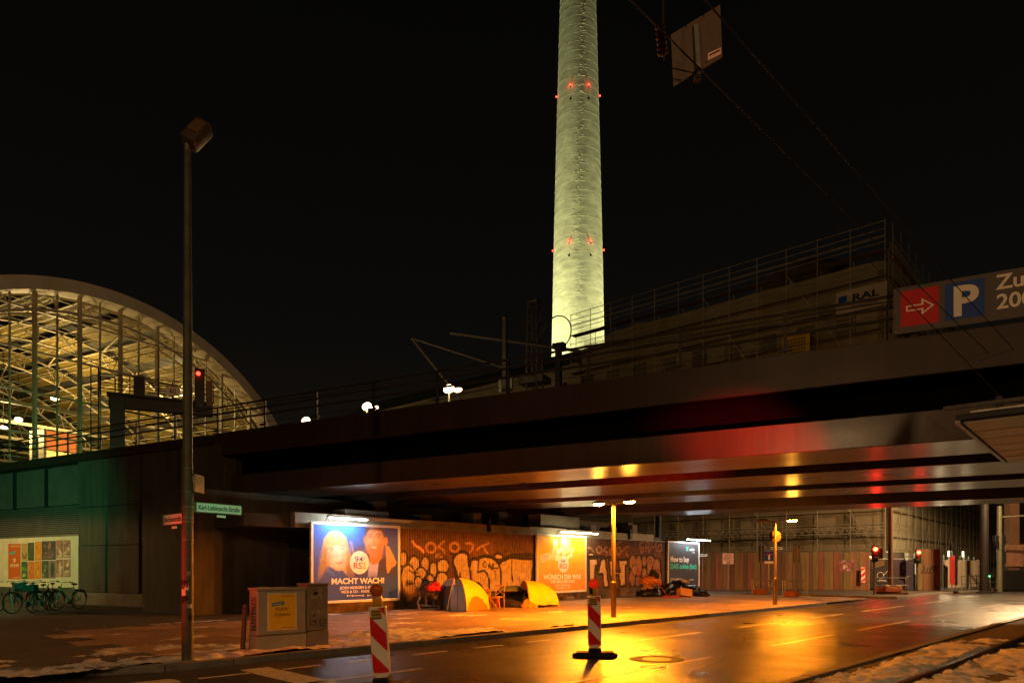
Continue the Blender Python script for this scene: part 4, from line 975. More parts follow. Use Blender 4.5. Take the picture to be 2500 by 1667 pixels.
c.build('corrugated_sheet', M_corr, gw, wave, xt0, ZC0)
# plinth, cap, concrete strip above, posts
M_plin = vmat('plinth_render', .85, .35, 3, .3)
WE = W(1626)
cpl = Canvas(WE + .3, .46, .025, '54402c'); cpl.noise(.3, .4)
for k in range(120):
    x = random.uniform(.2, WE); z = random.uniform(.08, .38); cpl.line([(x + random.uniform(-.12, .12), z + random.uniform(-.1, .1)) for _ in range(4)], .025, random.choice(('1a120c', '241810', '2e2014')), .8)
cpl.build('plinth_face', M_plin, gw, None, -.3, .09, -.05)
MB().box(-.3, WE, -.045, .25, .0, .53).build('plinth', M_concd, gw)
MB().box(xs0 - .1, WE, .03, .08, .5, 3.14).build('backing_sheet', M_dark, gw)
for a, b in ((xs0 - .08, xs1 + .05), (xt0 - .1, xt1 + .05)): MB().bbox(a, b, -.05, .08, 3.13, 3.17, .006).build('cap_rail', M_galv, gw)
x = -.4
while x < WE - 1:
    w_ = random.choice((1.4, 1.9, 2.3, 2.8)); MB().bbox(x + .01, min(x + w_, WE - .6) - .01, .22, .5, 3.0, 3.5 + random.uniform(-.02, .05), .012).build('concrete_block', M_concl, gw); x += w_
for x in (8.9, 20.2): MB().box(x - .07, x + .07, .1, .22, 3.0, 3.75).build('post', M_dark, gw)
MB().tube((WE + .05, 0, .1), (WE + .05, 0, 3.45), .05).build('end_post', M_dark, gw)
# ---- bridge abutment behind the wall with bearing blocks
bw = thing('bridge_abutment', 'dark concrete bridge seat with pale bearing blocks above the corrugated wall', 'wall', WP, WR)
MB().box(-3.0, WE + .3, 2.6, 6.0, 0, 4.28).build('seat_wall', M_concd, bw)
MB().box(-2.0, WE + .3, .55, 2.6, 3.0, 3.42).build('bearing_shelf', M_concd, bw)
for x, w_, h_ in ((2.0, 2.0, .45), (5.6, .6, .45), (8.6, .5, .75), (10.2, .45, .35), (13.2, 3.2, 1.0), (17.4, .5, .6), (19.4, .5, .55), (21.5, .5, .8)):
    MB().bbox(x, x + w_, .8, 1.6, 3.42, 3.42 + h_ * .82, .02).build('bearing_block', M_conc, bw)
for x in (4.2, 11.4, 17.0, 22.6): MB().bbox(x - .3, x + .3, 1.6, 2.55, 3.42, 4.28, .02).build('stub_column', M_concd, bw)
# tall dark posts standing free beyond the bridge, not carrying it
for i, (u, s) in enumerate(((1608, 30.0), (2403, 33.4))):
    xl, d = BS(u, s); MB().tube((0, 0, 0), (0, 0, 6.4), .24, 16).lathe([(.42, 0), (.42, .08), (.26, .14)], 16).build('dark_post', M_dark, None, True, bpos(xl, s, .09), 0, ('round dark steel post behind the end of the graffiti wall', 'round dark steel column by the pedestrian railing on the far right')[i], 'column')

# ================================================================== RECESSED GATE between abutment and first billboard
ga = Vector((AT(527, 24.9), 24.9)); gb = Vector((AT(742, 26.6), 26.6)); gd_ = gb - ga; GLn = gd_.length
rg_ = thing('grille_gate', 'dark metal grille gate under a concrete lintel beside the first billboard', 'gate', (ga.x, ga.y, .1), math.atan2(gd_.y, gd_.x))
M_gri = mat('rusty_grille', 'a08a72', .7, metal=.3, var=.3, scale=4)
MB().box(-.2, GLn + 1.5, .5, .7, 0, 3.0).build('back_wall', M_dark, rg_)
for i in range(2):
    x0 = .1 + i * GLn * .5; x1 = x0 + GLn * .5 - .12; m = MB()
    for x in np.arange(x0, x1 + .01, .105): m.box(x - .027, x + .027, -.012, .012, .1, 2.55)
    for z in np.arange(.12, 2.56, .105): m.box(x0, x1, -.016, .004, z - .027, z + .027)
    m.build('grille', M_gri, rg_, kind='stuff')
    MB().box(x0 - .05, x0 + .02, -.04, .04, 0, 2.62).box(x1 - .02, x1 + .05, -.04, .04, 0, 2.62).box(x0, x1, -.035, .035, 2.55, 2.62).build('leaf_frame', M_gri, rg_)
MB().bbox(-.35, GLn + 1.6, -.25, .5, 2.66, 3.42, .03).build('lintel', mat('lintel_concrete', 'b4aa94', .85, var=.3, scale=1.4, bump=.25), rg_)
MB().bbox(-.1, .85, -.28, -.06, .0, 1.15, .02).build('concrete_block', M_conc, rg_)
MB().bbox(GLn - .3, GLn - .02, -.22, .0, .9, 1.25, .02).build('meter_box', M_conc, rg_)
MB().box(GLn + .02, GLn + .35, -.2, .2, 0, 3.0).build('side_post', M_gri, rg_)
MB().bbox(GLn - .28, GLn + .35, -.32, -.25, 2.72, 3.1, .01).build('lintel_plate', mat('plate_rust', '59402f', .7, var=.3), rg_)

# ================================================================== BILLBOARDS
M_print = MATS['print']
BZ0, BZ1 = .43, 3.21
def billboard(x0, x1, label, tubes, dead, tint, strength, power, tcol):
    t = thing('billboard', label, 'billboard', wpos(x0, -.12), WR)
    L_ = x1 - x0; f = .10
    MB().bbox(0, L_, 0, .1, BZ1 - f, BZ1, .02).build('frame_top', M_whitem, t); MB().bbox(0, L_, 0, .1, BZ0, BZ0 + f, .02).build('frame_bottom', M_whitem, t)
    for a in (0, L_ - f): MB().bbox(a, a + f, -.004, .1, BZ0 + f, BZ1 - f, .02).build('frame_side', M_whitem, t)
    MB().box(f, L_ - f, .045, .09, BZ0 + f, BZ1 - f).build('backing', M_galv, t)
    for a in (.3, L_ / 2, L_ - .3): MB().box(a - .04, a + .04, .1, .17, .1, BZ1).build('mount', M_galv, t)
    for a, b in tubes:
        MB().tube((a, -.42, BZ1 + .11), (b, -.42, BZ1 + .11), .022, 10).build('light_tube', glow('tube_' + tint, tcol, strength), t)
        l = bpy.data.lights.new('tube_light', 'AREA'); l.shape = 'RECTANGLE'; l.size = b - a; l.size_y = .05; l.energy = power * (b - a); l.color = tcol
        o = bpy.data.objects.new('tube_light', l); COL.objects.link(o); o.parent = t; o.location = ((a + b) / 2, -.43, BZ1 + .06); o.rotation_euler = (R(40), 0, 0)
    hx0 = min([a for a, b in tubes]); hx1 = max([b for a, b in tubes] + [dead or 0])
    MB().bbox(hx0 - .1, hx1 + .1, -.47, -.37, BZ1 + .14, BZ1 + .19, .01).build('lamp_housing', M_whitem, t)
    if dead: MB().tube((tubes[-1][1] + .05, -.42, BZ1 + .11), (dead, -.42, BZ1 + .11), .02, 10).build('dead_tube', M_white, t)
    for a in (hx0 + .1, hx1 - .1): MB().tube((a, .02, BZ1 - .02), (a, -.2, BZ1 + .24), .012, 6).tube((a, -.2, BZ1 + .24), (a, -.42, BZ1 + .19), .012, 6).build('lamp_arm', M_galv, t)
    return t, L_
M_txt = mat('print_white', 'e6ded6', .55, var=.03); M_tb = mat('print_blue', '2f63ad', .55, var=.03); M_tr = mat('print_crimson', 'c01f48', .55, var=.03); M_to = mat('print_gold', 'e09a1c', .55, var=.03)
M_teal = mat('print_teal', '3fd0b8', .55, var=.03); M_cream = mat('print_cream', 'fbf6e6', .55, var=.03)
# --- 1: blue radio poster
b1, L1 = billboard(W(754.4), W(973), 'billboard with two smiling people on a blue radio poster', [(.45, 1.95)], 3.9, 'cool', 90, 19, (.82, .95, 1.0))
PW = L1 - .2; PH = BZ1 - BZ0 - .2
c = Canvas(PW, PH, .018, '0c48b0')
def pz(a, b):                               # zoomed poster pixels -> poster metres
    top = 200 + (a - 85) * .045; bot = 1436 - (a - 85) * .022; return ((a - 85) / 1405 * PW, (1 - (b - top) / (bot - top)) * PH)
def PZ(l): return [pz(a, b) for a, b in l]
def PE(cx_, cy_, rx_, ry_, col, a=1., rot=0., edge=None): x, z = pz(cx_, cy_); c.ell(x, z, rx_ / 1405 * PW, ry_ / 1230 * PH, col, a, rot, edge)
c.mix(np.clip((c.X / PW - .45) * 1.6, 0, 1) * np.clip(c.Y / PH, 0, 1) * .8, '3a3f94'); c.mix(np.clip(.55 - c.Y / PH, 0, 1) * 1.1, '173a9a')
c.mix(np.clip(1 - np.hypot(c.X - PW * .33, c.Y - PH * .95) / 1.5, 0, 1) * .6, '3f8ce0')  # paler blue patch: the lit tube's wash painted into the print
# man: jacket, neck, shirt, head
c.poly(PZ([(690, 640), (780, 570), (930, 560), (1000, 700), (1150, 780), (1330, 700), (1480, 820), (1485, 1180), (560, 1180)]), '2a2c58')
c.poly(PZ([(690, 640), (780, 570), (940, 570), (960, 700), (900, 900), (760, 900)]), '4c5a90', .8)
c.poly(PZ([(980, 800), (1150, 800), (1120, 1060), (960, 1060)]), '9aa2d8')
c.poly(PZ([(985, 640), (1220, 560), (1215, 720), (1140, 830), (1060, 860), (990, 810)]), 'b07046')
PE(1085, 480, 165, 255, 'b08c70'); PE(1060, 470, 120, 215, 'd0b096', .9, 0, .25); PE(1180, 560, 70, 150, '9a643c', .45, .2, .25); PE(1270, 470, 38, 70, 'c08050'); PE(912, 450, 22, 55, 'c08a60')
c.poly(PZ([(915, 250), (1250, 255), (1265, 430), (1235, 380), (1215, 300), (1000, 270), (940, 340), (920, 420)]), '5c4434', .9)
PE(1075, 620, 125, 110, '8a684e', .6, 0, .2); c.poly(PZ([(1000, 552), (1132, 556), (1112, 595), (1060, 612), (1015, 590)]), '7a4436', .9); c.poly(PZ([(1012, 560), (1122, 563), (1104, 586), (1060, 594), (1024, 582)]), 'e8e0d4')
for ex in (1000, 1140): PE(ex, 400, 40, 22, 'b07a52', .8, 0, .06); PE(ex, 400, 27, 8, 'e0cdb8', .8); PE(ex + 3, 400, 13, 10, '2a2420'); c.line(PZ([(ex - 42, 366), (ex, 354), (ex + 40, 366)]), .024, '5a3a24', .9)
c.line(PZ([(1075, 400), (1060, 500), (1090, 515)]), .022, 'a87048'); c.line(PZ([(985, 515), (960, 570)]), .018, 'a87048'); c.line(PZ([(1150, 520), (1175, 590)]), .018, 'a06840')
# hand on his shoulder
c.poly(PZ([(1270, 540), (1330, 560), (1400, 680), (1470, 830), (1440, 880), (1380, 900), (1330, 990), (1300, 990), (1285, 880), (1280, 720)]), 'c09478')
for a, b in (((1370, 760), (1310, 985)), ((1400, 800), (1350, 960)), ((1420, 820), (1390, 930)), ((1330, 720), (1290, 880))): c.line(PZ([a, b]), .014, '9a5c38')
# woman: hair, face, jacket
c.poly(PZ([(225, 620), (250, 430), (330, 330), (430, 300), (530, 340), (610, 450), (650, 620), (700, 800), (740, 1060), (600, 1090), (350, 1090), (150, 1110), (190, 900)]), 'b09a70')
c.poly(PZ([(150, 1110), (195, 800), (245, 560), (285, 560), (290, 800), (330, 1090)]), '7a6444', .75); c.poly(PZ([(610, 600), (650, 620), (700, 850), (745, 1070), (640, 1080), (625, 800)]), '7a6444', .6); c.poly(PZ([(600, 1090), (600, 850), (700, 850), (745, 1070)]), '6a5638', .7)
c.poly(PZ([(150, 1190), (300, 860), (420, 920), (540, 930), (720, 1190)]), '1d4a92'); c.poly(PZ([(320, 900), (430, 1010), (400, 1050), (300, 960)]), '2c62b0')
c.poly(PZ([(380, 830), (600, 820), (560, 935), (480, 950), (420, 930)]), 'd8a888')
PE(460, 680, 160, 235, 'c8a890', 1, -.15); PE(455, 670, 120, 195, 'e8d2c2', .9, -.15, .25); PE(320, 760, 40, 120, 'b8845c', .45, -.2, .2)
c.poly(PZ([(270, 580), (300, 400), (430, 340), (560, 400), (600, 560), (540, 520), (430, 540), (330, 570)]), 'c2ac80')
for k in range(9): c.line(PZ([(300 + k * 32, 400 - abs(k - 4) * -6), (285 + k * 36, 545)]), .012, 'b08a4a')
PE(357, 620, 42, 24, 'd8a888', .7, .15, .07); PE(537, 587, 40, 24, 'd8a888', .7, .15, .07); PE(357, 620, 26, 9, 'f0e6dc', .8, .15); PE(360, 620, 13, 11, '2c3640'); PE(537, 586, 26, 9, 'f0e6dc', .8, .15); PE(541, 586, 13, 11, '2c3640')
c.line(PZ([(310, 590), (350, 575), (400, 590)]), .024, '80582e'); c.line(PZ([(495, 555), (540, 540), (580, 550)]), .024, '80582e')
c.poly(PZ([(440, 792), (500, 796), (552, 755), (540, 812), (500, 842), (460, 828)]), '8a4440', .9); c.poly(PZ([(450, 797), (500, 802), (545, 765), (534, 790), (495, 814), (462, 810)]), 'f2ebe2')
c.line(PZ([(450, 640), (440, 710), (475, 725)]), .018, 'd09a78'); PE(370, 720, 45, 35, 'e0a088', .5, 0, .1); PE(580, 690, 40, 35, 'e0a088', .5, 0, .1)
random.seed(55)
for k in range(70):                        # strands of hair, weave of the jacket
    x_ = random.choice((random.uniform(205, 330), random.uniform(600, 700))); y_ = random.uniform(450, 800); c.line(PZ([(x_, y_), (x_ + (x_ - 450) * .12, y_ + 140), (x_ + (x_ - 450) * .22, y_ + 280)]), .008, random.choice(('8a7048', 'd0ba8c', '6a5434', 'b89c68')), .55)
for k in range(40): x_ = random.uniform(300, 600); c.line(PZ([(x_, 350 + abs(x_ - 450) * .35), (x_ + (x_ - 450) * .1, 520 + random.uniform(-20, 20))]), .008, random.choice(('a48a58', 'dcc89c', '8a7044')), .6)
for k in range(120): x_ = random.uniform(720, 960); y_ = random.uniform(600, 880); PE(x_, y_, 6, 6, random.choice(('6a76a4', '343c68', '8a92b8')), .6)
for k in range(260): x_ = random.gauss(1075, 75); y_ = random.gauss(640, 45); PE(x_, y_, 5, 5, random.choice(('7a5a44', '98765c')), .5)
for k in range(60): x_ = random.uniform(930, 1250); c.line(PZ([(x_, 262), (x_ + random.uniform(-10, 10), 262 + random.uniform(10, 45))]), .008, random.choice(('3a2a20', '6a5240', '4c3a2c')), .6)
c.mix(np.clip(.40 - c.Y / PH, 0, .16) * 6.2, '173f9c')
c.line([(0, PH * .497), (PW, PH * .497)], .012, '24386a', .6); c.line([(PW * .525, 0), (PW * .525, PH)], .008, '24386a', .35)
c.blur(1); c.noise(.06, .05)
c.build('poster', M_print, b1, None, .1, BZ0 + .1, .04)
x, z = pz(820, 818); m = MB(); m.v = [(x + .1 + .41 * math.cos(a), .034, z + BZ0 + .1 + .41 * math.sin(a)) for a in np.linspace(0, 2 * math.pi, 48, endpoint=False)]; m.f = [tuple(range(48))]; m.build('logo_disc', M_txt, b1)
def bt(s, size, m_, a, b, par, bold=.0, sx=1., al='CENTER', y=.030, fw=None): x, z = pz(a, b); return text(s, size, m_, par, (x + .1, y, z + BZ0 + .1), 'lettering', bold, sx, al, fit=fw / 1405 * PW if fw else None)
bt('94', .30, M_tb, 808, 812, b1, .008, fw=140); bt('3', .15, M_tb, 895, 765, b1, .006, .9); bt('RS', .31, M_tr, 785, 918, b1, .012, fw=135); bt('2', .31, M_to, 893, 918, b1, .012, fw=62)
bt('MACHT WACH!', .27, M_txt, 805, 1158, b1, .030, fw=875); bt('JEDEN MORGEN 5-10 UHR', .135, M_txt, 815, 1245, b1, .014, fw=640); bt('NICK & CO. - RADIO AN!', .135, M_txt, 815, 1308, b1, .014, fw=580)
for a in (620, 700, 876, 960): x, z = pz(a, 1355); MB().lathe([(.03, 0), (.03, .002)], 14, Matrix.Translation((x + .1, .03, z + BZ0 + .1)) @ Matrix.Rotation(R(90), 4, 'X')).build('icon', M_txt, b1)
for a0, a1 in ((640, 680), (715, 850), (985, 1090)): x, z = pz(a0, 1355); x2, _ = pz(a1, 1355); MB().box(x + .1, x2 + .1, .028, .03, z + BZ0 + .088, z + BZ0 + .108).build('small_print', M_txt, b1)
# --- 2: orange radio poster
b2, L2 = billboard(W(1306.7), W(1428), 'billboard with an orange wish poster, behind the yellow collapsed tent', [(1.3, 2.75), (2.8, 4.25)], None, 'yellow', 60, 14, (1.0, .86, .48))
PW2 = L2 - .2
def qz(a, b): return ((a - 1665) / 520 * PW2, (1 - (b - 490) / 600) * PH)
def QZ(l): return [qz(a, b) for a, b in l]
c = Canvas(PW2, PH, .02, 'f2a40e'); c.mix(np.clip((c.Y / PH - .35) * 1.6, 0, 1), 'f6d020'); c.mix(np.clip(.5 - c.Y / PH, 0, 1) * 1.3, 'ec8a10')
for k in range(9):
    a = random.uniform(1790, 2080); b = random.uniform(700, 860); c.ring(*qz(a, b), .16, .10, .02, 'd08010', .7)
random.seed(12)
for (a, b) in ((1850, 580), (1830, 660), (1930, 570), (1990, 600), (1900, 640), (1960, 650), (2030, 640), (1870, 720), (2010, 700), (1950, 540), (2000, 560)):
    x, z = qz(a, b); an = random.uniform(0, 3.1); w_, h_ = random.uniform(.16, .36), random.uniform(.12, .22); P = [(x + sx * w_ * math.cos(an) - sy * h_ * math.sin(an), z + sx * w_ * math.sin(an) + sy * h_ * math.cos(an)) for sx, sy in ((-1, -1), (1, -.8), (.8, 1), (-.9, .8))]
    c.poly(P, random.choice(('f8f0d8', 'f4e4b0', 'e8d490')), 1., 'c89820', .02)
    c.line([P[0], P[2]], .02, 'b88818', .5)
c.poly(QZ([(1690, 700), (1790, 665), (1800, 735), (1705, 770)]), 'f4ead0')
for k in range(3): c.line(QZ([(1705, 715 + k * 20), (1785, 690 + k * 20)]), .035, 'a05838')
c.line([(0, PH * .49), (PW2, PH * .49)], .015, 'a05808', .6)
c.blur(1)
c.build('poster', M_print, b2, None, .1, BZ0 + .1, .04)
x, z = qz(1937, 790); m = MB(); m.v = [(x + .1 + .42 * math.cos(a), .034, z + BZ0 + .1 + .42 * math.sin(a)) for a in np.linspace(0, 2 * math.pi, 48, endpoint=False)]; m.f = [tuple(range(48))]; m.build('logo_disc', M_txt, b2)
def bt2(s, size, m_, a, b, bold=.0, sx=1., fw=None): x, z = qz(a, b); return text(s, size, m_, b2, (x + .1, .030, z + BZ0 + .1), 'lettering', bold, sx, 'CENTER', fit=fw / 520 * PW2 if fw else None)
M_slate = mat('print_slate', '4a5a72', .55); M_brick = mat('print_brick', 'b04a28', .55)
bt2('94', .30, M_slate, 1928, 785, .006, fw=48); bt2('3', .15, M_slate, 1962, 760, .004, .9); bt2('RS2', .30, M_brick, 1935, 838, .012, fw=82)
bt2('WÜNSCH DIR WAS', .315, M_cream, 1930, 960, .026, fw=415); bt2('WIR MACHEN DAS!', .20, M_cream, 1930, 1002, .018, fw=270); bt2('JETZT RADIO AN!', .13, M_cream, 1930, 1038, .006, fw=160)
for a0, a1 in ((1860, 1880), (1885, 1940), (1955, 1970), (1985, 2010)): x, z = qz(a0, 1060); x2, _ = qz(a1, 1060); MB().box(x + .1, x2 + .1, .028, .03, z + BZ0 + .09, z + BZ0 + .12).build('small_print', M_cream, b2)
# --- 3: dark finance poster
b3, L3 = billboard(W(1627.3), W(1704.3), 'billboard with a dark grey stock advert at the end of the wall', [(1.55, 4.6)], None, 'white3', 55, 14, (.86, .97, 1.0))
PW3 = L3 - .2; c = Canvas(PW3, PH, .03, '35343a'); c.noise(.08, .6)
for k in (.25, .5, .75): c.line([(PW3 * k, 0), (PW3 * k, PH)], .01, '26262a', .6)
c.line([(0, PH * .5), (PW3, PH * .5)], .01, '26262a', .6)
c.build('poster', M_print, b3, None, .1, BZ0 + .1, .04)
def bt3(s, size, m_, fx, fz, bold=.0, sx=1., fw=None): return text(s, size, m_, b3, (.1 + fx * PW3, .030, BZ0 + .1 + fz * PH), 'lettering', bold, sx, 'LEFT', fit=fw * PW3 if fw else None)
bt3('How to buy', .46, M_txt, .06, .56, .020, fw=.60); bt3('DAX online (fast)', .44, M_teal, .06, .40, .012, fw=.86)
bt3('scalable', .24, M_txt, .68, .83, .010, .9); bt3('CAPITAL', .10, M_txt, .78, .775, .004, .9)
for i in range(3):
    for j in range(3):
        if (i + j) % 2 == 0: MB().box(.1 + PW3 * .575 + i * .09, .1 + PW3 * .575 + i * .09 + .08, .028, .03, BZ0 + .1 + PH * .82 + j * .09, BZ0 + .1 + PH * .82 + j * .09 + .08).build('logo_square', M_teal, b3)
bt3('Investiere jetzt langfristig in Aktien,', .115, M_txt, .06, .15, .002, .85); bt3('ETFs & Co.', .115, M_txt, .06, .095, .002, .85); bt3('Mit Scalable.', .115, M_teal, .26, .095, .002, .85)
bt3('BaFin  Prime', .12, M_txt, .68, .12, .004, .9)
# ================================================================== TALL LAMP POST with street signs
LP = G(458, 1613, .1)
M_pole = mat('pole_green_grey', '4d4d3e', .55, metal=.2, var=.3, scale=5, bump=.1)
lp = thing('street_lamp', 'tall unlit grey-green street lamp post carrying the street name signs', 'street lamp', LP)
Hl = ZH(352, LP.y) - .1
MB().lathe([(.095, 0), (.093, 3.0), (.085, 3.02), (.055, Hl - .15), (.05, Hl)], 20).build('pole', M_pole, lp, True)
MB().lathe([(.056, Hl - .12), (.056, Hl)], 16).build('collar', M_galv, lp, True)
mh_ = Matrix.Translation((.02, -.05, Hl - .02)) @ Matrix.Scale(.84, 4) @ Matrix.Rotation(R(28), 4, 'Y') @ Matrix.Rotation(R(-22), 4, 'X')
MB().bbox(-.15, .17, -.16, .16, .0, .60, .05, mh_).build('head', mat('lamp_head', '3f362e', .45, var=.2), lp, True)
MB().bbox(-.11, .14, -.19, -.155, .19, .53, .03, mh_).build('lens', mat('lamp_lens_unlit', '5a4632', .12, var=.2, coat=.5), lp, True)
for z in (2.05, 2.35, 2.42, 2.6, 2.85, 3.25): MB().lathe([(.0965 if z < 3 else .088, z - .008), (.0985 if z < 3 else .09, z), (.0965 if z < 3 else .088, z + .008)], 20).build('clamp_band', M_galv, lp)
for k in range(16):                         # stickers and paste remnants
    z = random.uniform(.7, 2.0); a = random.uniform(-2.9, -.2); w_ = random.uniform(.02, .05); h_ = random.uniform(.02, .07)
    m = MB(); v = []
    for i in range(5):
        t = a + (i - 2) * w_ / .095 / 2; v += [(.0955 * math.cos(t), .0955 * math.sin(t), z - h_), (.0955 * math.cos(t), .0955 * math.sin(t), z + h_)]
    m.add(v, [(2 * i, 2 * i + 2, 2 * i + 3, 2 * i + 1) for i in range(4)]).build('sticker', random.choice((M_white, M_black, mat('sticker_grey', '8a8070', .7), mat('sticker_red', '8a3428', .6))), lp)
def plate(name, label, p0, p1, z0, z1, s, size, backm, rev=False):
    d = Vector((p1[0] - p0[0], p1[1] - p0[1])); L_ = d.length; rz = math.atan2(d.y, d.x)
    t = thing(name, label, 'street sign', (p0[0], p0[1], 0), rz)
    MB().bbox(0, L_, -.012, .012, z0, z1, .006).build('frame', M_pole, t)
    MB().box(.02, L_ - .02, -.0145, -.0122, z0 + .018, z1 - .018).build('face', backm, t)
    text(s, size, M_black, t, (L_ / 2, -.017, z0 + (z1 - z0) * .30), 'lettering', .012, .72, 'CENTER', fit=L_ * .88)
    MB().box(L_ * .45, L_ * .45 + .17, -.01, .01, z0 - .06, z0 - .02).build('number_tab', backm, t)
    MB().box(-.04, .0, -.02, .02, z0, z1).build('bracket', M_pole, t)
    return t
Mplate = mat('sign_enamel', 'd8e0d4', .35, var=.06, scale=6)
plate('street_sign', 'long street name sign on the lamp post, glowing in green light', (LP.x + .10, LP.y + .06), (AT(590, 12.6), 12.6), ZH(1250, 11.8), ZH(1223, 11.8), 'Karl-Liebknecht-Straße', .118, Mplate)
pd0 = (AT(400, 12.35), 12.35)
plate('street_sign', 'shorter street name sign on the lamp post, tinted red', pd0, (LP.x - .09, LP.y + .03), ZH(1280, 11.9), ZH(1251, 11.9), 'Dircksenstraße', .13, Mplate)
# folded-in sign seen edge-on
fsn = thing('edge_on_sign', 'narrow traffic sign seen edge on above the street name signs', 'sign', (LP.x, LP.y, 0))
MB().bbox(.10, .13, -.02, .35, ZH(1200, 11.8), ZH(1157, 11.8), .006).build('plate', M_galv, fsn)
MB().box(.06, .11, -.02, .02, ZH(1204, 11.8), ZH(1198, 11.8)).box(.06, .11, -.02, .02, ZH(1162, 11.8), ZH(1156, 11.8)).build('bracket', M_dark, fsn)

# ================================================================== DISTRIBUTION CABINETS, bollard
M_cab = mat('cabinet_grey', '9c9680', .6, var=.14, scale=3, bump=.08)
M_cab2 = mat('cabinet_brown_grey', '7c7262', .65, var=.22, scale=4, bump=.1)
CBP = (-4.82, 13.17, .1); CBR = R(45)
cb = thing('distribution_cabinet', 'wide grey distribution cabinet with a yellow culture poster on its doors', 'cabinet', CBP, CBR)
MB().bbox(0, 1.02, 0, .36, 0, .27, .01).build('base', M_cab, cb); MB().bbox(.008, 1.012, .008, .352, .285, 1.14, .015).build('body', M_cab, cb); MB().bbox(-.015, 1.03, -.02, .375, 1.14, 1.19, .012).build('lid', M_cab, cb)
for x0, x1 in ((.03, .505), (.515, .99)): MB().bbox(x0, x1, -.004, .01, .31, 1.12, .004).build('door', M_cab, cb)
MB().bbox(.20, .80, -.022, -.004, .36, 1.09, .005).build('poster_frame', M_whitem, cb)
M_yel = mat('poster_yellow', 'f2be10', .5, var=.06, scale=4)
MB().box(.225, .775, -.026, -.0225, .385, 1.065).build('poster', M_yel, cb)
M_mar = mat('print_maroon', '8a3a20', .5)
text('Kultur', .105, M_mar, cb, (.5, -.029, .75), 'lettering', 0, 1, 'CENTER'); text('(k)leben', .105, M_mar, cb, (.5, -.029, .64), 'lettering', 0, 1, 'CENTER')
MB().add([(.28, -.0275, .83), (.54, -.0275, .86), (.54, -.0275, .93), (.28, -.0275, .90)], [(0, 1, 2, 3)]).build('blue_strip', mat('strip_teal', '4a8a94', .5), cb)
text('Stadtkultur', .045, M_white, cb, (.41, -.029, .865), 'lettering', 0, 1, 'CENTER', rot=.115)
for z in (.41, 1.02): MB().box(.48, .75, -.0275, -.0265, z, z + .010).build('small_print', M_mar, cb)
sg2 = MB()
for k in range(11): sg2.sweep([(-.004, .08 + .1 * math.sin(a * 2 + k) + .06, .40 + k * .06 + .02 * math.cos(a * 3)) for a in np.linspace(0, 3, 10)], .006, 4)
sg2.build('scribble', M_black, cb)
MB().bbox(.12, .3, .1, .25, 1.19, 1.20, .003).build('snow_cap', M_snow, cb)
c2 = thing('distribution_cabinet', 'narrow brown-grey cabinet with torn stickers, joined beside the wide one', 'cabinet', (CBP[0] + .7071 * 1.03, CBP[1] + .7071 * 1.03, .1), CBR)
MB().bbox(0, .49, .0, .40, 0, .30, .01).build('base', M_cab2, c2); MB().bbox(.006, .484, .008, .392, .31, 1.22, .015).build('body', M_cab2, c2); MB().bbox(-.01, .50, -.02, .41, 1.22, 1.26, .012).build('lid', M_cab2, c2)
random.seed(21)
for k in range(9):
    x = random.uniform(.1, .36); z = random.uniform(.68, 1.12); w_ = random.uniform(.03, .09); h_ = random.uniform(.02, .06); o_ = [(x + w_ * math.cos(a) * random.uniform(.6, 1.1), .004 - .0015 * k, z + h_ * math.sin(a) * random.uniform(.6, 1.1)) for a in np.linspace(0, 6.28, 9)[:-1]]
    MB().add(o_, [tuple(range(8))]).build('torn_sticker', random.choice((MATS['sticker_grey'], mat('sticker_pale', 'a09078', .7), M_black, M_cab)), c2)
gl = MB()
for l in ([(.08, .42), (.08, .50), (.20, .50), (.20, .42), (.08, .42)], [(.14, .46), (.17, .52), (.24, .50)], [(.28, .45), (.30, .53), (.40, .53), (.42, .45), (.28, .45)], [(.30, .42), (.30, .39)], [(.34, .42), (.34, .39)], [(.38, .42), (.38, .39)], [(.16, .58), (.16, .64)], [(.13, .61), (.19, .61)]): gl.path([(a, .004, b) for a, b in l], .006, 4)
gl.build('doodle', M_black, c2)
bo = G(592, 1588, .1)
bl = thing('bollard', 'leaning rusty metal bollard left of the distribution cabinet', 'bollard', bo, 0, rot=(0, R(3.5), 0))
M_bol = mat('bollard_paint', '5c4434', .6, var=.35, scale=12)
MB().lathe([(.045, -.04), (.045, .74), (.055, .75), (.055, .79), (.042, .80), (.05, .84), (.035, .88), (.001, .89)], 14).build('post', M_bol, bl, True)

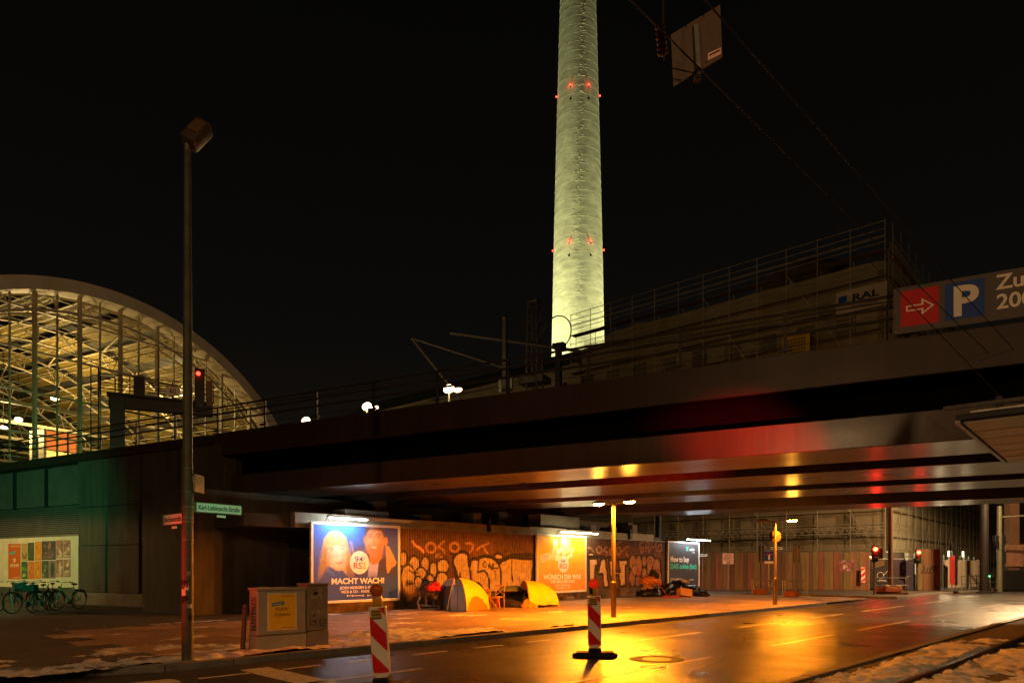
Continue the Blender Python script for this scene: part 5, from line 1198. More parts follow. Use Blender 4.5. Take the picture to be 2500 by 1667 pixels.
# ================================================================== DELINEATORS
def delineator(label, loc, rz, tilt, lens_m, lit):
    t = thing('road_delineator', label, 'delineator', loc, 0, 'striped road delineators'); t.rotation_euler = (tilt[0], tilt[1], rz)
    M_dw = mat('delineator_white', 'd9cdbb', .4, var=.1, scale=5); M_dr = mat('delineator_red', 'c8110c', .35, var=.06, scale=5)
    m = MB(); w_ = .125; z0, z1 = .15, 1.15
    m.bbox(-w_, w_, -.03, .03, z0 + .06, z1, .012); m.prism([(-.12, z0 + .07), (-.05, z0), (.05, z0), (.12, z0 + .07)], -.025, .025, Matrix.Rotation(R(90), 4, 'X'))
    m.build('panel', M_dw, t)
    H0, H1 = z0 + .085, z1 - .02
    def stripe(a, b):                       # slanted band: a,b heights at the left edge
        s_ = .24; P = [(-.112, a), (.112, a - s_), (.112, b - s_), (-.112, b)]
        out = []
        for x, z in P: out.append((x, z))
        # clip to panel
        def clip(P, zc, up):
            r = []
            for (x0, y0), (x1, y1) in zip(P, P[1:] + P[:1]):
                i0 = (y0 <= zc) if up else (y0 >= zc); i1 = (y1 <= zc) if up else (y1 >= zc)
                if i0: r.append((x0, y0))
                if i0 != i1: k = (zc - y0) / (y1 - y0); r.append((x0 + (x1 - x0) * k, zc))
            return r
        P = clip(clip(P, H1, True), H0, False)
        if len(P) > 2: MB().add([(x, -.0325, z) for x, z in P], [tuple(range(len(P)))]).build('red_stripe', M_dr, t)
    for a in (.13, .63, 1.13): stripe(z0 + a - .02 - .0, z0 + a + .235)
    MB().box(-.09, .06, -.035, -.0326, H1 - .13, H1 - .02).build('maker_label', mat('label_ochre', 'a8821c', .5), t); MB().box(-.09, .06, -.0355, -.033, H1 - .155, H1 - .132).build('label_bar', mat('label_slate', '3c4654', .5), t)
    for k in range(2): MB().box(-.08, .05, -.0362, -.0352, H1 - .06 - .04 * k, H1 - .045 - .04 * k).build('label_print', M_black, t)
    # lamp
    M_lb = mat('warning_lamp_body', 'b8801c' if not lit else 'a03014', .45, var=.15)
    MB().bbox(-.06, .07, -.045, .05, z1, z1 + .14, .02).build('lamp_body', M_lb, t, True)
    MB().ball((0, 0, 0), (.09, .05, .09), 20, 12, Matrix.Translation((0, 0, z1 + .22))).build('lamp_lens', lens_m, t, True)
    MB().lathe([(.095, -.012), (.1, 0), (.095, .012)], 24, Matrix.Translation((0, 0, z1 + .22)) @ Matrix.Rotation(R(90), 4, 'X')).build('lens_ring', M_lb, t, True)
    if lit: MB().bbox(-.085, -.02, -.07, .0, z1 + .03, z1 + .15, .015).build('battery', M_black, t)
    # foot
    f = MB().bbox(-.36, .36, -.19, .19, .0, .10, .03).bbox(-.12, .12, -.09, .09, .10, .17, .02).bbox(-.42, .42, -.12, .12, 0.005, .07, .02).build('foot', mat('rubber_foot', '1a1613', .85, var=.3, bump=.5, bscale=20), t)
    return t
M_amb = mat('amber_lens_unlit', 'b8560a', .15, var=.15, scale=20, coat=.6)
M_redl = mat('red_lens_faint', 'e8280c', .15, var=.1, scale=20, coat=.6, emit='ff2a08', es=.35)
delineator('leaning red and white road delineator with an unlit amber lamp by the cabinets', (-1.78, 9.62, 0), R(-8), (R(-1.5), R(-4.5)), M_amb, False)
delineator('upright red and white road delineator with a red lamp in the lit road', (1.56, 13.1, 0), R(-7), (0, R(-1)), M_redl, True)

# ================================================================== SODIUM STREET LAMPS (twin heads)
def twin_lamp(label, base, ztop_, arms, lit, power):
    t = thing('twin_street_lamp', label, 'street lamp', base, 0, 'orange street lamps under the bridge')
    h = ztop_ - base.z
    M_sp = mat('lamp_pole_paint', '5c4c36', .5, metal=.2, var=.25, scale=5)
    MB().lathe([(.085, 0), (.085, 1.05), (.09, 1.06), (.09, 1.10), (.06, 1.13), (.055, h - .1), (.03, h)], 18).build('pole', M_sp, t, True)
    for (dx, dy, on) in arms:
        v = Vector((dx, dy, 0)); a = math.atan2(dy, dx); L_ = v.length
        MB().sweep([(0, 0, h - .06), (dx * .4, dy * .4, h + .02), (dx * .8, dy * .8, h + .04)], .022, 8).build('arm', M_sp, t)
        m = Matrix.Translation((dx, dy, h + .03)) @ Matrix.Rotation(a, 4, 'Z')
        MB().ball((0, 0, .02), (.24, .12, .07), 16, 10, m).build('head', mat('lamp_head_grey', '4a4034', .5, var=.2), t, True)
        MB().ball((0, 0, -.02), (.20, .10, .06), 16, 10, m).build('lens', glow('sodium_glow', (1, .40, .04), 420) if on else mat('unlit_sodium_lens', '5a3a1c', .2, coat=.4), t, True)
        if on: lamp('sodium', 'SPOT', (dx, dy, h - .12), power, SODIUM, t, .13, size=R(178), blend=.12)
    return t
b1_ = G(1498, 1506, .1)
twin_lamp('orange-lit twin street lamp on a slim pole in front of the graffiti wall', b1_, ZH(1228, b1_.y), [(-.42, .38, True), (.43, -.42, True)], 1, 4000)
b2_ = G(1892, 1475, .1)
tl2 = twin_lamp('orange street lamp with one lit and one dark head on the pavement corner', b2_, ZH(1272, b2_.y), [(-.45, .30, False), (.56, -.42, True)], 1, 2000)
rs = thing('round_sign', 'round traffic sign seen from behind on the corner lamp pole', 'sign', (b2_.x, b2_.y + .12, 0))
zc = ZH(1309, b2_.y); MB().lathe([(.25, -.006), (.25, .006)], 28, Matrix.Translation((.05, 0, zc)) @ Matrix.Rotation(R(90), 4, 'X')).build('disc', mat('sign_back', '3c2816', .5, metal=.2, var=.15), rs)
MB().box(-.06, .06, -.05, .0, zc - .03, zc + .03).build('clamp', M_galv, rs)

# ================================================================== TRAFFIC LIGHTS AND SIGNS beyond the bridge
def traffic_light(label, base, zred, facing, lit=True, hpole=None, twin=False):
    t = thing('traffic_light', label, 'traffic light', base, facing, 'traffic lights at the side street')
    h = zred - base.z
    MB().tube((0, 0, 0), (0, 0, h + .3), .055, 12).build('pole', mat('signal_pole', '4a443c', .5, metal=.3, var=.3, scale=7), t)
    MB().bbox(-.16, .16, -.30, -.06, h - .72, h + .2, .03).build('housing', M_black, t)
    for i, (zz, mm) in enumerate(((h, glow('signal_red', (1, .02, .008), 55) if lit else M_black), (h - .27, mat('amber_off', '3a2606', .2)), (h - .54, mat('green_off', '06200f', .2)))):
        MB().ball((0, -.30, zz), (.125, .05, .125), 16, 8).build('lens', mm, t)
        MB().lathe([(.115, 0), (.115, .16)], 16, Matrix.Translation((0, -.30, zz + .015)) @ Matrix.Rotation(R(98), 4, 'X')).build('hood', M_black, t) if False else None
        MB().sweep([(.115 * math.cos(a), -.38, zz + .115 * math.sin(a)) for a in np.linspace(0.1, math.pi - .1, 10)], .012, 4).build('visor', M_black, t)
    if lit: lamp('signal_red_light', 'POINT', (0, -.55, h), 70, REDL, t, .08)
    if twin: MB().bbox(.20, .42, -.2, .02, h - .55, h + .05, .03).build('side_housing', M_black, t); MB().tube((.0, -.05, h - .25), (.3, -.05, h - .25), .03).build('bracket', M_dark, t)
    return t
bt_ = Vector((AT(2134, 39.6), 39.6, .1)); traffic_light('red traffic light on a slim pole standing before the site gate', bt_, ZH(1340, 39.6), R(-14), twin=True)
bt_ = Vector((AT(2239.6, 45.3), 45.3, .1)); traffic_light('red traffic light beside the short hoarding section with scribbles', bt_, ZH(1348, 45.3), R(-14))
# mast with boxes near the pavement corner, seen from behind
bt_ = G(1945, 1462, .0)
m1 = traffic_light('unlit traffic signal seen from behind in a guard frame at the corner', Vector((bt_.x, bt_.y, 0)), ZH(1340, bt_.y), R(160), lit=False)
bt_ = G(1858, 1455, .0)
m2 = traffic_light('unlit traffic signal near the wall end with a blue sign beside it', Vector((bt_.x, bt_.y, 0)), ZH(1340, bt_.y), R(150), lit=False)
M_bar = mat('barrier_orange', '7a4010', .55, var=.25, scale=6)
def guard(label, base, w_, rz):
    t = thing('guard_frame', label, 'barrier', base, rz, 'guard frames round the signal masts')
    for x in (-w_, w_):
        for y in (-.25, .25): MB().tube((x, y, 0), (x, y, .95), .022, 6).build('upright', M_galv, t)
    for z in (.5, .93):
        for y in (-.25, .25): MB().tube((-w_, y, z), (w_, y, z), .022, 6).build('bar', M_galv, t)
    MB().bbox(-w_ - .05, w_ * .3, -.33, -.27, .12, .42, .01).build('board', M_bar, t)
    MB().bbox(-w_, w_, -.3, .3, 0, .11, .02).build('weight', mat('barrier_weight', '4a3422', .8, var=.3), t)
bt_ = G(1945, 1462, .0); guard('tubular guard frame with an orange board round the corner signal', (bt_.x + .1, bt_.y + .5, 0), .55, R(-8))
bt_ = G(1858, 1455, .0); guard('tubular guard frame round the signal near the wall end', (bt_.x + .1, bt_.y - .0, 0), .55, R(-8))
tp_ = Vector((AT(2174, 40.5), 40.5, .1)); guard('tubular guard frame with orange weights round the timber mast', (tp_.x, tp_.y, .1), .85, R(-14))
tm = thing('timber_mast', 'tall bare timber mast set in a weighted foot by the red signal', 'mast', tp_)
MB().lathe([(.14, 0), (.13, 2.0), (.12, 5.3)], 12).build('mast', mat('mast_wood', '5c3c20', .75, var=.3, scale=3, stretch=(3, 3, .3)), tm, True)
MB().bbox(-.5, .5, -.4, .4, .12, .40, .04).build('foot_block', M_bar, tm)
for dx in (-.35, .3): MB().ball((dx, -.3, .45), (.17, .12, .1)).build('sandbag', mat('sandbag', '8a6a3c', .9, bump=.4), tm)
def sign_post(label, u, d, vs, shape, face, extra):
    t = thing('traffic_sign', label, 'sign', (AT(u, d), d, .095)); z = ZH(vs, d) - .095
    MB().tube((0, 0, 0), (0, 0, z + .35), .035, 8).build('post', M_galv, t); extra(t, z); return t
def ex20(t, z):
    MB().bbox(-.37, .37, -.05, -.035, z - .36, z + .36, .02).build('plate', mat('plate_pinkish', 'c8a890', .5), t)
    MB().lathe([(.24, 0), (.24, .004)], 28, Matrix.Translation((0, -.051, z + .05)) @ Matrix.Rotation(R(90), 4, 'X')).build('red_ring', M_red, t)
    MB().lathe([(.185, 0), (.185, .004)], 28, Matrix.Translation((0, -.056, z + .05)) @ Matrix.Rotation(R(90), 4, 'X')).build('ring_inside', MATS['plate_pinkish'], t)
    text('20', .24, M_black, t, (0, -.063, z - .03), 'numerals', .01, .9, 'CENTER'); text('ZONE', .11, M_black, t, (0, -.053, z - .31), 'lettering', .01, 1, 'CENTER')
sign_post('square zone sign with a red ring and the number 20 before the hoarding', 1777, 46.0, 1363, 0, 0, ex20)
def exblue(t, z):
    MB().bbox(-.26, .26, -.05, -.035, z - .26, z + .26, .02).build('plate', M_blue, t); MB().box(-.05, .05, -.056, -.051, z - .2, z + .06).build('white_bar', M_white, t); MB().box(-.15, .15, -.056, -.051, z + .06, z + .14).build('red_bar', M_red, t)
    MB().bbox(-.26, .26, -.05, -.035, z - .42, z - .29, .01).build('sub_plate', M_white, t)
sign_post('blue dead end sign with a small plate below, before the hoarding', 1877, 40.0, 1357, 0, 0, exblue)
# street-name arrows beyond
for (u, v, d, w_, lab) in ((1715, 1355, 45.5, .62, 'small dark street name plate beside the third billboard'), (1895, 1338, 41, .75, 'pale street name plate above the hoarding by the corner lamp')):
    t = thing('name_plate', lab, 'sign', (AT(u, d), d, .095)); z = ZH(v, d) - .095
    MB().tube((0, 0, 0), (0, 0, z + .2), .03, 6).build('post', M_galv, t); MB().bbox(-w_ / 2, w_ / 2, -.05, -.03, z - .1, z + .1, .01).build('frame', M_dark, t); MB().box(-w_ / 2 + .03, w_ / 2 - .03, -.055, -.051, z - .07, z + .07).build('face', Mplate, t)
    MB().box(-w_ / 2 + .08, w_ / 2 - .1, -.058, -.056, z - .025, z + .025).build('lettering', M_black, t)
# striped plate on the hoarding end
stp = thing('warning_plate', 'red and white striped warning plate at the end of the long hoarding', 'sign', (AT(2107, 46.0), 46.0, 0), R(-6))
MB().bbox(-.13, .13, -.02, .0, .65, 1.65, .006).build('plate', mat('delineator_white', 'd9cdbb', .4), stp)
for a in (.55, .95, 1.35): MB().add([(-.12, -.0215, max(.66, a)), (.12, -.0215, min(1.64, a + .2)), (.12, -.0215, min(1.64, a + .42)), (-.12, -.0215, max(.66, min(1.64, a + .2)))], [(0, 1, 2, 3)]).build('red_stripe', mat('delineator_red', 'c8110c', .35), stp)
# ---- things at the far right
rd = thing('red_flag_post', 'narrow red printed banner post before the pale site fence', 'banner', (AT(2325, 46.5), 46.5, .095))
MB().tube((0, .04, 0), (0, .04, 2.9), .035, 8).build('post', M_galv, rd); MB().bbox(-.17, .17, -.02, .02, .4, 2.3, .01).build('banner', mat('flag_red', '8a1c12', .6, var=.4, scale=4), rd); MB().bbox(.18, .34, -.05, .1, .35, 2.35, .02).build('dark_board', M_black, rd)
MB().bbox(-.1, .12, -.1, .1, 2.7, 3.1, .03).build('lamp_box', M_black, rd)
pr = thing('pedestrian_railing', 'low galvanised pedestrian railing along the far pavement on the right', 'railing', (AT(2348, 45.5), 45.5, .095), math.atan2(9.5, 10.8))
for x in np.arange(0, 16, 1.55): MB().tube((x, 0, 0), (x, 0, 1.0), .03, 8).build('post', M_galv, pr)
for z in (.45, .98): MB().tube((0, 0, z), (15.5, 0, z), .028, 8).build('rail', M_galv, pr)
sm_ = thing('signal_mast', 'grey-green signal mast with a long horizontal arm on the far right', 'mast', (AT(2440, 44), 44, .095))
MB().lathe([(.16, 0), (.14, 5.4)], 14).build('mast', M_pole, sm_, True); za = ZH(1266, 44); MB().tube((0, 0, za), (6, -1.4, za + .35), .05, 8).build('arm', M_pole, sm_)
MB().bbox(-.35, .35, -.1, .15, ZH(1325, 44), ZH(1310, 44), .03).prism([(-.4, 0), (.4, 0), (.08, -.6), (-.08, -.6)], -.05, .12, Matrix.Translation((0, 0, ZH(1325, 44))) @ Matrix.Rotation(R(90), 4, 'X')).build('back_board', M_black, sm_)
MB().bbox(.12, .3, -.2, .0, ZH(1380, 44), ZH(1350, 44), .03).build('side_signal', M_black, sm_)
wp = thing('wooden_post', 'thick brown post wrapped in notices at the right edge', 'post', (AT(2470, 48), 48, .095))
MB().box(-.32, .32, -.3, .3, 0, 6.5).build('post', mat('brown_post', '4a3320', .8, var=.3, scale=1), wp); MB().bbox(-.7, .55, -.42, -.32, 1.6, 3.1, .02).build('notice_box', mat('notice_brown', '6a4a38', .7, var=.3, scale=4), wp)
MB().bbox(-1.2, .9, -.9, -.4, 0, 1.35, .03).build('base_board', M_dark, wp)
sct = thing('kick_scooter', 'parked electric kick scooter with a green light by the railing', 'scooter', (AT(2406, 43.2), 43.2, .095), R(25))
for x in (-.45, .45): MB().lathe([(.11, -.03), (.12, 0), (.11, .03)], 16, Matrix.Translation((x, 0, .12)) @ Matrix.Rotation(R(90), 4, 'X')).build('wheel', M_black, sct, True)
MB().bbox(-.42, .35, -.08, .08, .14, .19, .02).build('deck', M_dark, sct); MB().tube((.42, 0, .15), (.32, 0, 1.12), .03).build('stem', M_dark, sct); MB().tube((.32, -.25, 1.12), (.32, .25, 1.12), .016).build('handlebar', M_black, sct)
MB().ball((.30, 0, 1.0), (.08, .10, .035), 10, 6).build('status_light', glow('scooter_green', (.05, 1, .25), 16), sct)

# ================================================================== HANGING SIGN, TRAM WIRES, TRAM STOP CANOPY
M_wire = mat('tram_wire', '120c09', .8, metal=.0, var=.1)
for i, (c_, z_) in enumerate(((-4.42, 6.0), (-3.85, 6.0))):
    pts = [Vector((y + c_, y, z_ + .03 * math.sin(y * .4))) for y in np.linspace(-12, 48, 60)]
    MB().sweep(pts, .007, 6).build('tram_wire', M_wire, label=('overhead tram wire running along the street past the hanging sign', 'second overhead tram wire, parallel and nearer the tram stop')[i], cat='wire')
hd = 6.0
hsn = thing('hanging_sign', 'square metal sign seen from behind, clamped to the overhead wire', 'sign', (0, 0, 0))
cu = [(1638, 85), (1758, 12), (1764, 140), (1644, 209)]
v = [Vector((AT(u, hd + (u - 1638) * .0016), hd + (u - 1638) * .0016, ZH(vv, hd + (u - 1638) * .0016))) for u, vv in cu]
off = Vector((.004, .018, 0))
MB().add(v + [p + off for p in v], [(0, 1, 2, 3), (7, 6, 5, 4), (0, 4, 5, 1), (1, 5, 6, 2), (2, 6, 7, 3), (3, 7, 4, 0)]).build('plate', mat('sign_back_brown', '4c3a2c', .55, metal=.2, var=.12, scale=6), hsn)
def sp2(u, vv, o_=-.012): d_ = hd + (u - 1638) * .0016; return Vector((AT(u, d_), d_ + o_, ZH(vv, d_)))
MB().sweep([sp2(1697, 66), sp2(1703, 172, -.02)], .026, 4).build('rail', M_galv, hsn)
l4 = [sp2(1728, 132, -.004), sp2(1760, 117, -.004), sp2(1760, 133, -.004), sp2(1728, 149, -.004)]; MB().add(l4, [(0, 3, 2, 1)]).build('label_sticker', mat('sticker_pink', 'd0a08c', .5), hsn)
MB().add([sp2(1731, 135, -.006), sp2(1757, 122, -.006), sp2(1757, 126, -.006), sp2(1731, 139, -.006)], [(0, 3, 2, 1)]).build('sticker_print', M_black, hsn)
cl = sp2(1701, 187, -.03); MB().ball(cl, (.035, .03, .045), 12, 8).bbox(cl.x - .03, cl.x + .03, cl.y - .03, cl.y + .05, cl.z - .05, cl.z - .02, .008).build('clamp', M_dark, hsn)
for u, vv in ((1675, 66), (1718, 40), (1724, 154)): MB().ball(sp2(u, vv, -.006), .008, 8, 6).build('bolt', M_black, hsn)
ins = thing('wire_insulator', 'ribbed insulator hanging on the tram wire beside the square sign', 'insulator', (0, 0, 0))
a_ = Vector((AT(1612, 5.72), 5.72, ZH(68, 5.72))); m = MB()
for k in range(6): m.lathe([(.02, -.015), (.045, 0), (.02, .015)], 12, Matrix.Translation(a_ + Vector((.004 * k, 0, -.042 * k))))
m.build('ribs', mat('insulator_brown', '3a1d18', .3, var=.2), ins, True)
MB().tube(a_ + Vector((-.02, 0, 3.0)), a_ + Vector((.03, 0, -.28)), .008, 6).build('hanger', M_wire, ins)
cn = thing('tram_stop_canopy', 'flat panelled tram stop canopy with snow on its edge at the right', 'canopy', (6.0, 9.3, 0), R(48.4))
CZ = 3.6
M_cpan = mat('canopy_panel', 'b0a084', .45, var=.15, scale=3)
for i in range(6):
    for j in range(2):
        MB().bbox(i * .75 + .015 + (0 if j else 0), i * .75 + .735, -(j * 1.4 + .03), -(j * 1.4 + 1.37), CZ, CZ + .04, .004).build('soffit_panel', M_cpan, cn) if True else None
MB().bbox(-.06, 4.6, -2.9, .06, CZ + .04, CZ + .12, .01).build('roof_slab', M_dark, cn)
MB().bbox(-.08, 4.6, .0, .06, CZ - .01, CZ + .04, .005).build('edge_trim', M_galv, cn)
MB().tube((-.06, .2, CZ + .22), (-.06, -3, CZ + .22), .03, 8).build('snow_guard_tube', M_galv, cn)
MB().bbox(-.05, .25, -2.8, -.1, CZ + .12, CZ + .15, .012).build('snow_edge', M_snow, cn)
MB().box(-.04, .04, -.45, -.38, CZ + .12, CZ + .3).build('hook', M_dark, cn)
for y in (-2.2,):
    for x in (.6, 3.8): MB().tube((x, y, 0), (x, y, CZ), .06, 12).build('column', M_galv, cn)
MB().tube((-.02, -.42, CZ + .3), (-1.6, 1.1, 6.0), .006, 5).build('stay_wire', M_wire, cn)
# ================================================================== ENCAMPMENT
def dome(t, corners, apex, H, mats_, bulge=.06, n=14, pw=.8, z0=.0, sag=None, flap=None, open_=None):
    corners = [Vector((*c_, 0)) for c_ in corners]; N = len(corners); ap = Vector((*apex, 0))
    def P(i, j, h):
        b = corners[i].lerp(corners[(i + 1) % N], j); mid = 4 * j * (1 - j)
        b = b + (ap - b) * (.10 * mid)
        rho = math.cos(h * math.pi / 2) ** pw; q_ = ap + (b - ap) * rho; q_.z = z0 + H * math.sin(h * math.pi / 2) * (1 - .05 * mid)
        q_.z += bulge * .25 * math.sin(j * 19 + h * 7 + i) * (1 - h) * .35
        o_ = (b - ap).normalized(); q_ += o_ * bulge * mid * math.sin(h * math.pi) * .6
        q_ += o_ * .012 * math.sin(23 * j + 11 * h + i * 2)
        if h == 0: q_.z = z0 + .02 * abs(math.sin(j * 9 + i))
        return q_
    for i in range(N):
        bands = mats_[i]
        for (h0, h1, nm, mm) in bands:
            if mm is None: continue
            k = max(2, int(n * (h1 - h0))); v = []
            for b in range(k + 1):
                for a in range(n + 1): v.append(P(i, a / n, h0 + (h1 - h0) * b / k))
            f = [(b * (n + 1) + a, b * (n + 1) + a + 1, (b + 1) * (n + 1) + a + 1, (b + 1) * (n + 1) + a) for b in range(k) for a in range(n)]
            MB().add(v, f).build(nm, mm, t, True)
    return P, corners
M_ty = mat('tent_yellow', 'f0c414', .55, var=.1, scale=3, bump=.35, bscale=5); M_tg = mat('tent_grey', 'a8a29c', .6, var=.1, scale=3, bump=.35, bscale=5)
M_td = mat('tent_dark_grey', '4a423c', .65, var=.12, scale=3, bump=.35, bscale=5); M_tp = mat('tent_peach', 'd0ac94', .6, var=.1, scale=3, bump=.3, bscale=5); M_tor = mat('tent_orange', 'b0700c', .6, var=.15, scale=5, bump=.8, bscale=9)
M_seam = mat('tent_seam', '2a160c', .7)
Fp = G(1138, 1494, .1); Rp = G(1196, 1488, .1); Lp = G(1066, 1487, .1); Bp = Vector((Rp.x - 1.2, Rp.y + 1.25, .1))
Gm = G(1098, 1492, .1)
tn = thing('dome_tent', 'grey and yellow dome tent pitched beside the shopping trolley', 'tent', (Fp.x, Fp.y, .1))
loc = lambda p: (p.x - Fp.x, p.y - Fp.y)
A_ = (AT(1113, 25.5) - Fp.x, 25.5 - Fp.y)
Lm = ((Gm.x - Fp.x), (Gm.y - Fp.y) + .05)
P, cs = dome(tn, [(0, 0), loc(Rp), loc(Bp), loc(Lp), Lm], A_, 1.18, [[(0, 1, 'yellow_panel', M_ty)], [(0, 1, 'yellow_panel', M_ty)], [(0, 1, 'dark_panel', M_td)], [(0, .58, 'dark_panel', M_td), (.58, 1, 'peach_flap', M_tp)], [(0, .60, 'grey_door', M_tg), (.60, 1, 'peach_flap', M_tp)]], .10)
for i in (0, 1, 4): MB().sweep([P(i, 0, h) + Vector((0, 0, .004)) for h in np.linspace(0, 1, 18)], .016 if i == 0 else .009, 6).build('seam', M_seam, tn)
MB().sweep([P(4, j, .60) for j in np.linspace(0, 1, 10)], .009, 5).build('seam', M_seam, tn)
# loose orange skirt at the foot of the yellow panel
v = []; n = 22
for i in range(n + 1):
    j = i / n * .86 + .05; top = .30 * math.sin(math.pi * i / n) ** .7 + .02
    b0 = P(0, j, 0); o_ = (b0 - Vector((*A_, 0))).normalized(); o_.z = 0
    for k in range(7):
        h = top * k / 6; p_ = P(0, j, h); q_ = p_ + o_ * (.03 + .05 * (1 - k / 6) + .025 * math.sin(i * 1.9 + k)); v.append((q_.x, q_.y, max(.012, p_.z + .01 * math.sin(i * 2.3))))
MB().add(v, [(i * 7 + k, (i + 1) * 7 + k, (i + 1) * 7 + k + 1, i * 7 + k + 1) for i in range(n) for k in range(6)]).build('loose_skirt', M_tor, tn, True)
MB().sweep([P(4, .5, h) + Vector((0, -.006, 0)) for h in np.linspace(.02, .56, 12)], .006, 5).build('zip', M_seam, tn)
for (i, j) in ((0, 0), (1, 0), (3, 0), (4, 0)):
    p_ = P(i, j, .55); b_ = P(i, j, 0); o_ = (b_ - Vector((*A_, 0))).normalized(); e_ = b_ + o_ * .32; e_.z = .01
    MB().tube(p_, e_, .004, 4).build('guy_line', M_white, tn); MB().tube(e_ + Vector((0, 0, -.01)), e_ + o_ * .03 + Vector((0, 0, .06)), .008, 5).build('peg', M_galv, tn)
# ---- second tent: collapsed, yellow
T2 = G(1292, 1484, .1)
t2 = thing('collapsed_tent', 'half collapsed bright yellow tent with a torn open side', 'tent', (T2.x, T2.y, .1))
l2 = lambda p: (p.x - T2.x, p.y - T2.y)
R2 = G(1365, 1480, .1); B2 = Vector((R2.x - .7, R2.y + 1.3, 0)); L2_ = G(1272, 1478, .1); L2b = Vector((L2_.x - .1, L2_.y + .9, 0))
A2 = (AT(1279, 28.0) - T2.x, 28.0 - T2.y)
P2, cs2 = dome(t2, [l2(T2), l2(R2), l2(B2), l2(L2b), l2(L2_)], A2, 1.02, [[(.06, 1, 'yellow_panel', M_ty)], [(0, 1, 'yellow_panel', M_ty)], [(0, 1, 'yellow_panel', M_ty)], [(.55, 1, 'yellow_panel', M_ty)], [(.50, 1, 'torn_flap', M_tor)]], .20, pw=.72)
MB().sweep([P2(0, 0, h) for h in np.linspace(.05, 1, 18)], .02, 6).build('seam', M_tor, t2)
v = []
for i in range(13):
    for k in range(9):
        a = i / 12; b = k / 8; p_ = Vector((-.30 + .62 * a, -.06 - .05 * abs(math.sin(a * 9)), .012 + b * (.10 + .26 * (1 - abs(2 * a - .8))) )); p_ += Vector((.03 * math.sin(9 * b + 5 * a), .12 * b + .035 * abs(math.sin(13 * a + 6 * b)), 0)); v.append(p_)
MB().add(v, [(i * 9 + k, (i + 1) * 9 + k, (i + 1) * 9 + k + 1, i * 9 + k + 1) for i in range(12) for k in range(8)]).build('crumpled_flap', M_tor, t2, True)
MB().bbox(-1.2, .6, .35, 1.3, .0, .03, .01).build('groundsheet', M_black, t2)
# ---- dark green fly sheet between, with a blanket
gt_ = G(1236, 1480, .1)
o = thing('fallen_fly_sheet', 'dark green fly sheet drooping over poles beside the yellow collapsed tent', 'tent', (gt_.x, gt_.y + .5, .1))
P3, _ = dome(o, [(-.55, -.25), (.85, -.3), (.9, .9), (-.6, .9)], (.25, .35), .82, [[(.55, 1, 'sheet', mat('fly_green', '5c6450', .6, var=.25, scale=4, bump=.7, bscale=7))], [(0, 1, 'sheet', MATS['fly_green'])], [(0, 1, 'sheet', MATS['fly_green'])], [(0, 1, 'sheet', MATS['fly_green'])]], .14, pw=.7)
MB().sweep([P3(0, j, .55) for j in np.linspace(0, 1, 14)], .018, 5).build('hem', mat('hem_red', '5a2018', .7), o)
v = []
for i in range(17):
    for k in range(6): v.append((i / 16 * 1.5 - .2 + .03 * math.sin(k * 2), k / 5 * .4 - .62 + .05 * math.sin(i * 1.3), .015 + .05 * abs(math.sin(i * .9 + k * 1.3)) * (1 - abs(k / 5 - .5))))
MB().add(v, [(i * 6 + k, (i + 1) * 6 + k, (i + 1) * 6 + k + 1, i * 6 + k + 1) for i in range(16) for k in range(5)]).build('blanket', mat('blanket_salmon', 'b0543a', .9, var=.2, bump=.5, bscale=20), None, True, (gt_.x + .35, gt_.y + .35, .1), 0, 'crumpled salmon blanket on the ground between chair and yellow tent', 'blanket')
lumps('sleeping_bag', 'dark sleeping bag bundle lying inside the open yellow tent', (T2.x - .75, T2.y + .75, .1), (.55, .35, .3), 1, mat('bag_dark', '231a18', .8, bump=.5, bscale=14), 'sleeping bag', 9)
# ---- bentwood chair
ch = G(1214, 1486, .1)
cr_ = thing('wooden_chair', 'pale bentwood chair standing between the two tents', 'chair', ch, R(-28))
M_ch = mat('chair_wood', 'b0843c', .5, var=.2, scale=5)
for x in (-.19, .19):
    MB().sweep([(x, .20, 0), (x * .98, .19, .45), (x * .9, .25, .88)], .018, 8).build('back_leg', M_ch, cr_); MB().sweep([(x * 1.05, -.2, 0), (x, -.18, .45)], .018, 8, ).build('front_leg', M_ch, cr_)
MB().lathe([(.225, .44), (.235, .455), (.23, .47), (.001, .475)], 24).build('seat', M_ch, cr_, True)
MB().bbox(-.22, .22, .235, .27, .83, .90, .012).build('top_rail', M_ch, cr_)
MB().sweep([(-.18, .24, .80), (0, .23, .66), (.18, .2, .5)], .012, 6).build('cross_slat', M_ch, cr_); MB().sweep([(.18, .24, .80), (0, .235, .66), (-.18, .2, .5)], .012, 6).build('cross_slat', M_ch, cr_)
for s_ in (-1, 1): MB().sweep([(s_ * .19, -.19, .18), (s_ * .14, -.19, .38), (0, -.19, .43)], .011, 6).build('bow_brace', M_ch, cr_)
# ---- small orange stool and carton
so = G(1197, 1484, .1)
st = thing('plastic_stool', 'small orange plastic stool behind the bentwood chair', 'stool', (so.x + .15, so.y + .35, .1), R(20))
M_or = mat('orange_plastic', 'c85014', .45, var=.1)
for x in (-.13, .13):
    for y in (-.13, .13): MB().tube((x * 1.25, y * 1.25, 0), (x, y, .36), .03, 8, .024).build('leg', M_or, st)
MB().bbox(-.17, .17, -.17, .17, .35, .39, .015).build('seat', M_or, st)
for a in range(4): MB().sweep([Matrix.Rotation(a * math.pi / 2, 3, 'Z') @ Vector((.13 * math.cos(t), .145, .12 + .16 * math.sin(t))) for t in np.linspace(0, math.pi, 8)], .014, 5).build('arch', M_or, st)
bx_ = thing('cardboard_box', 'tall cardboard box standing behind the dome tent', 'box', (so.x - .18, so.y + .75, .1), R(12))
M_card = mat('cardboard', '9a6a3a', .85, var=.2, scale=4, bump=.1)
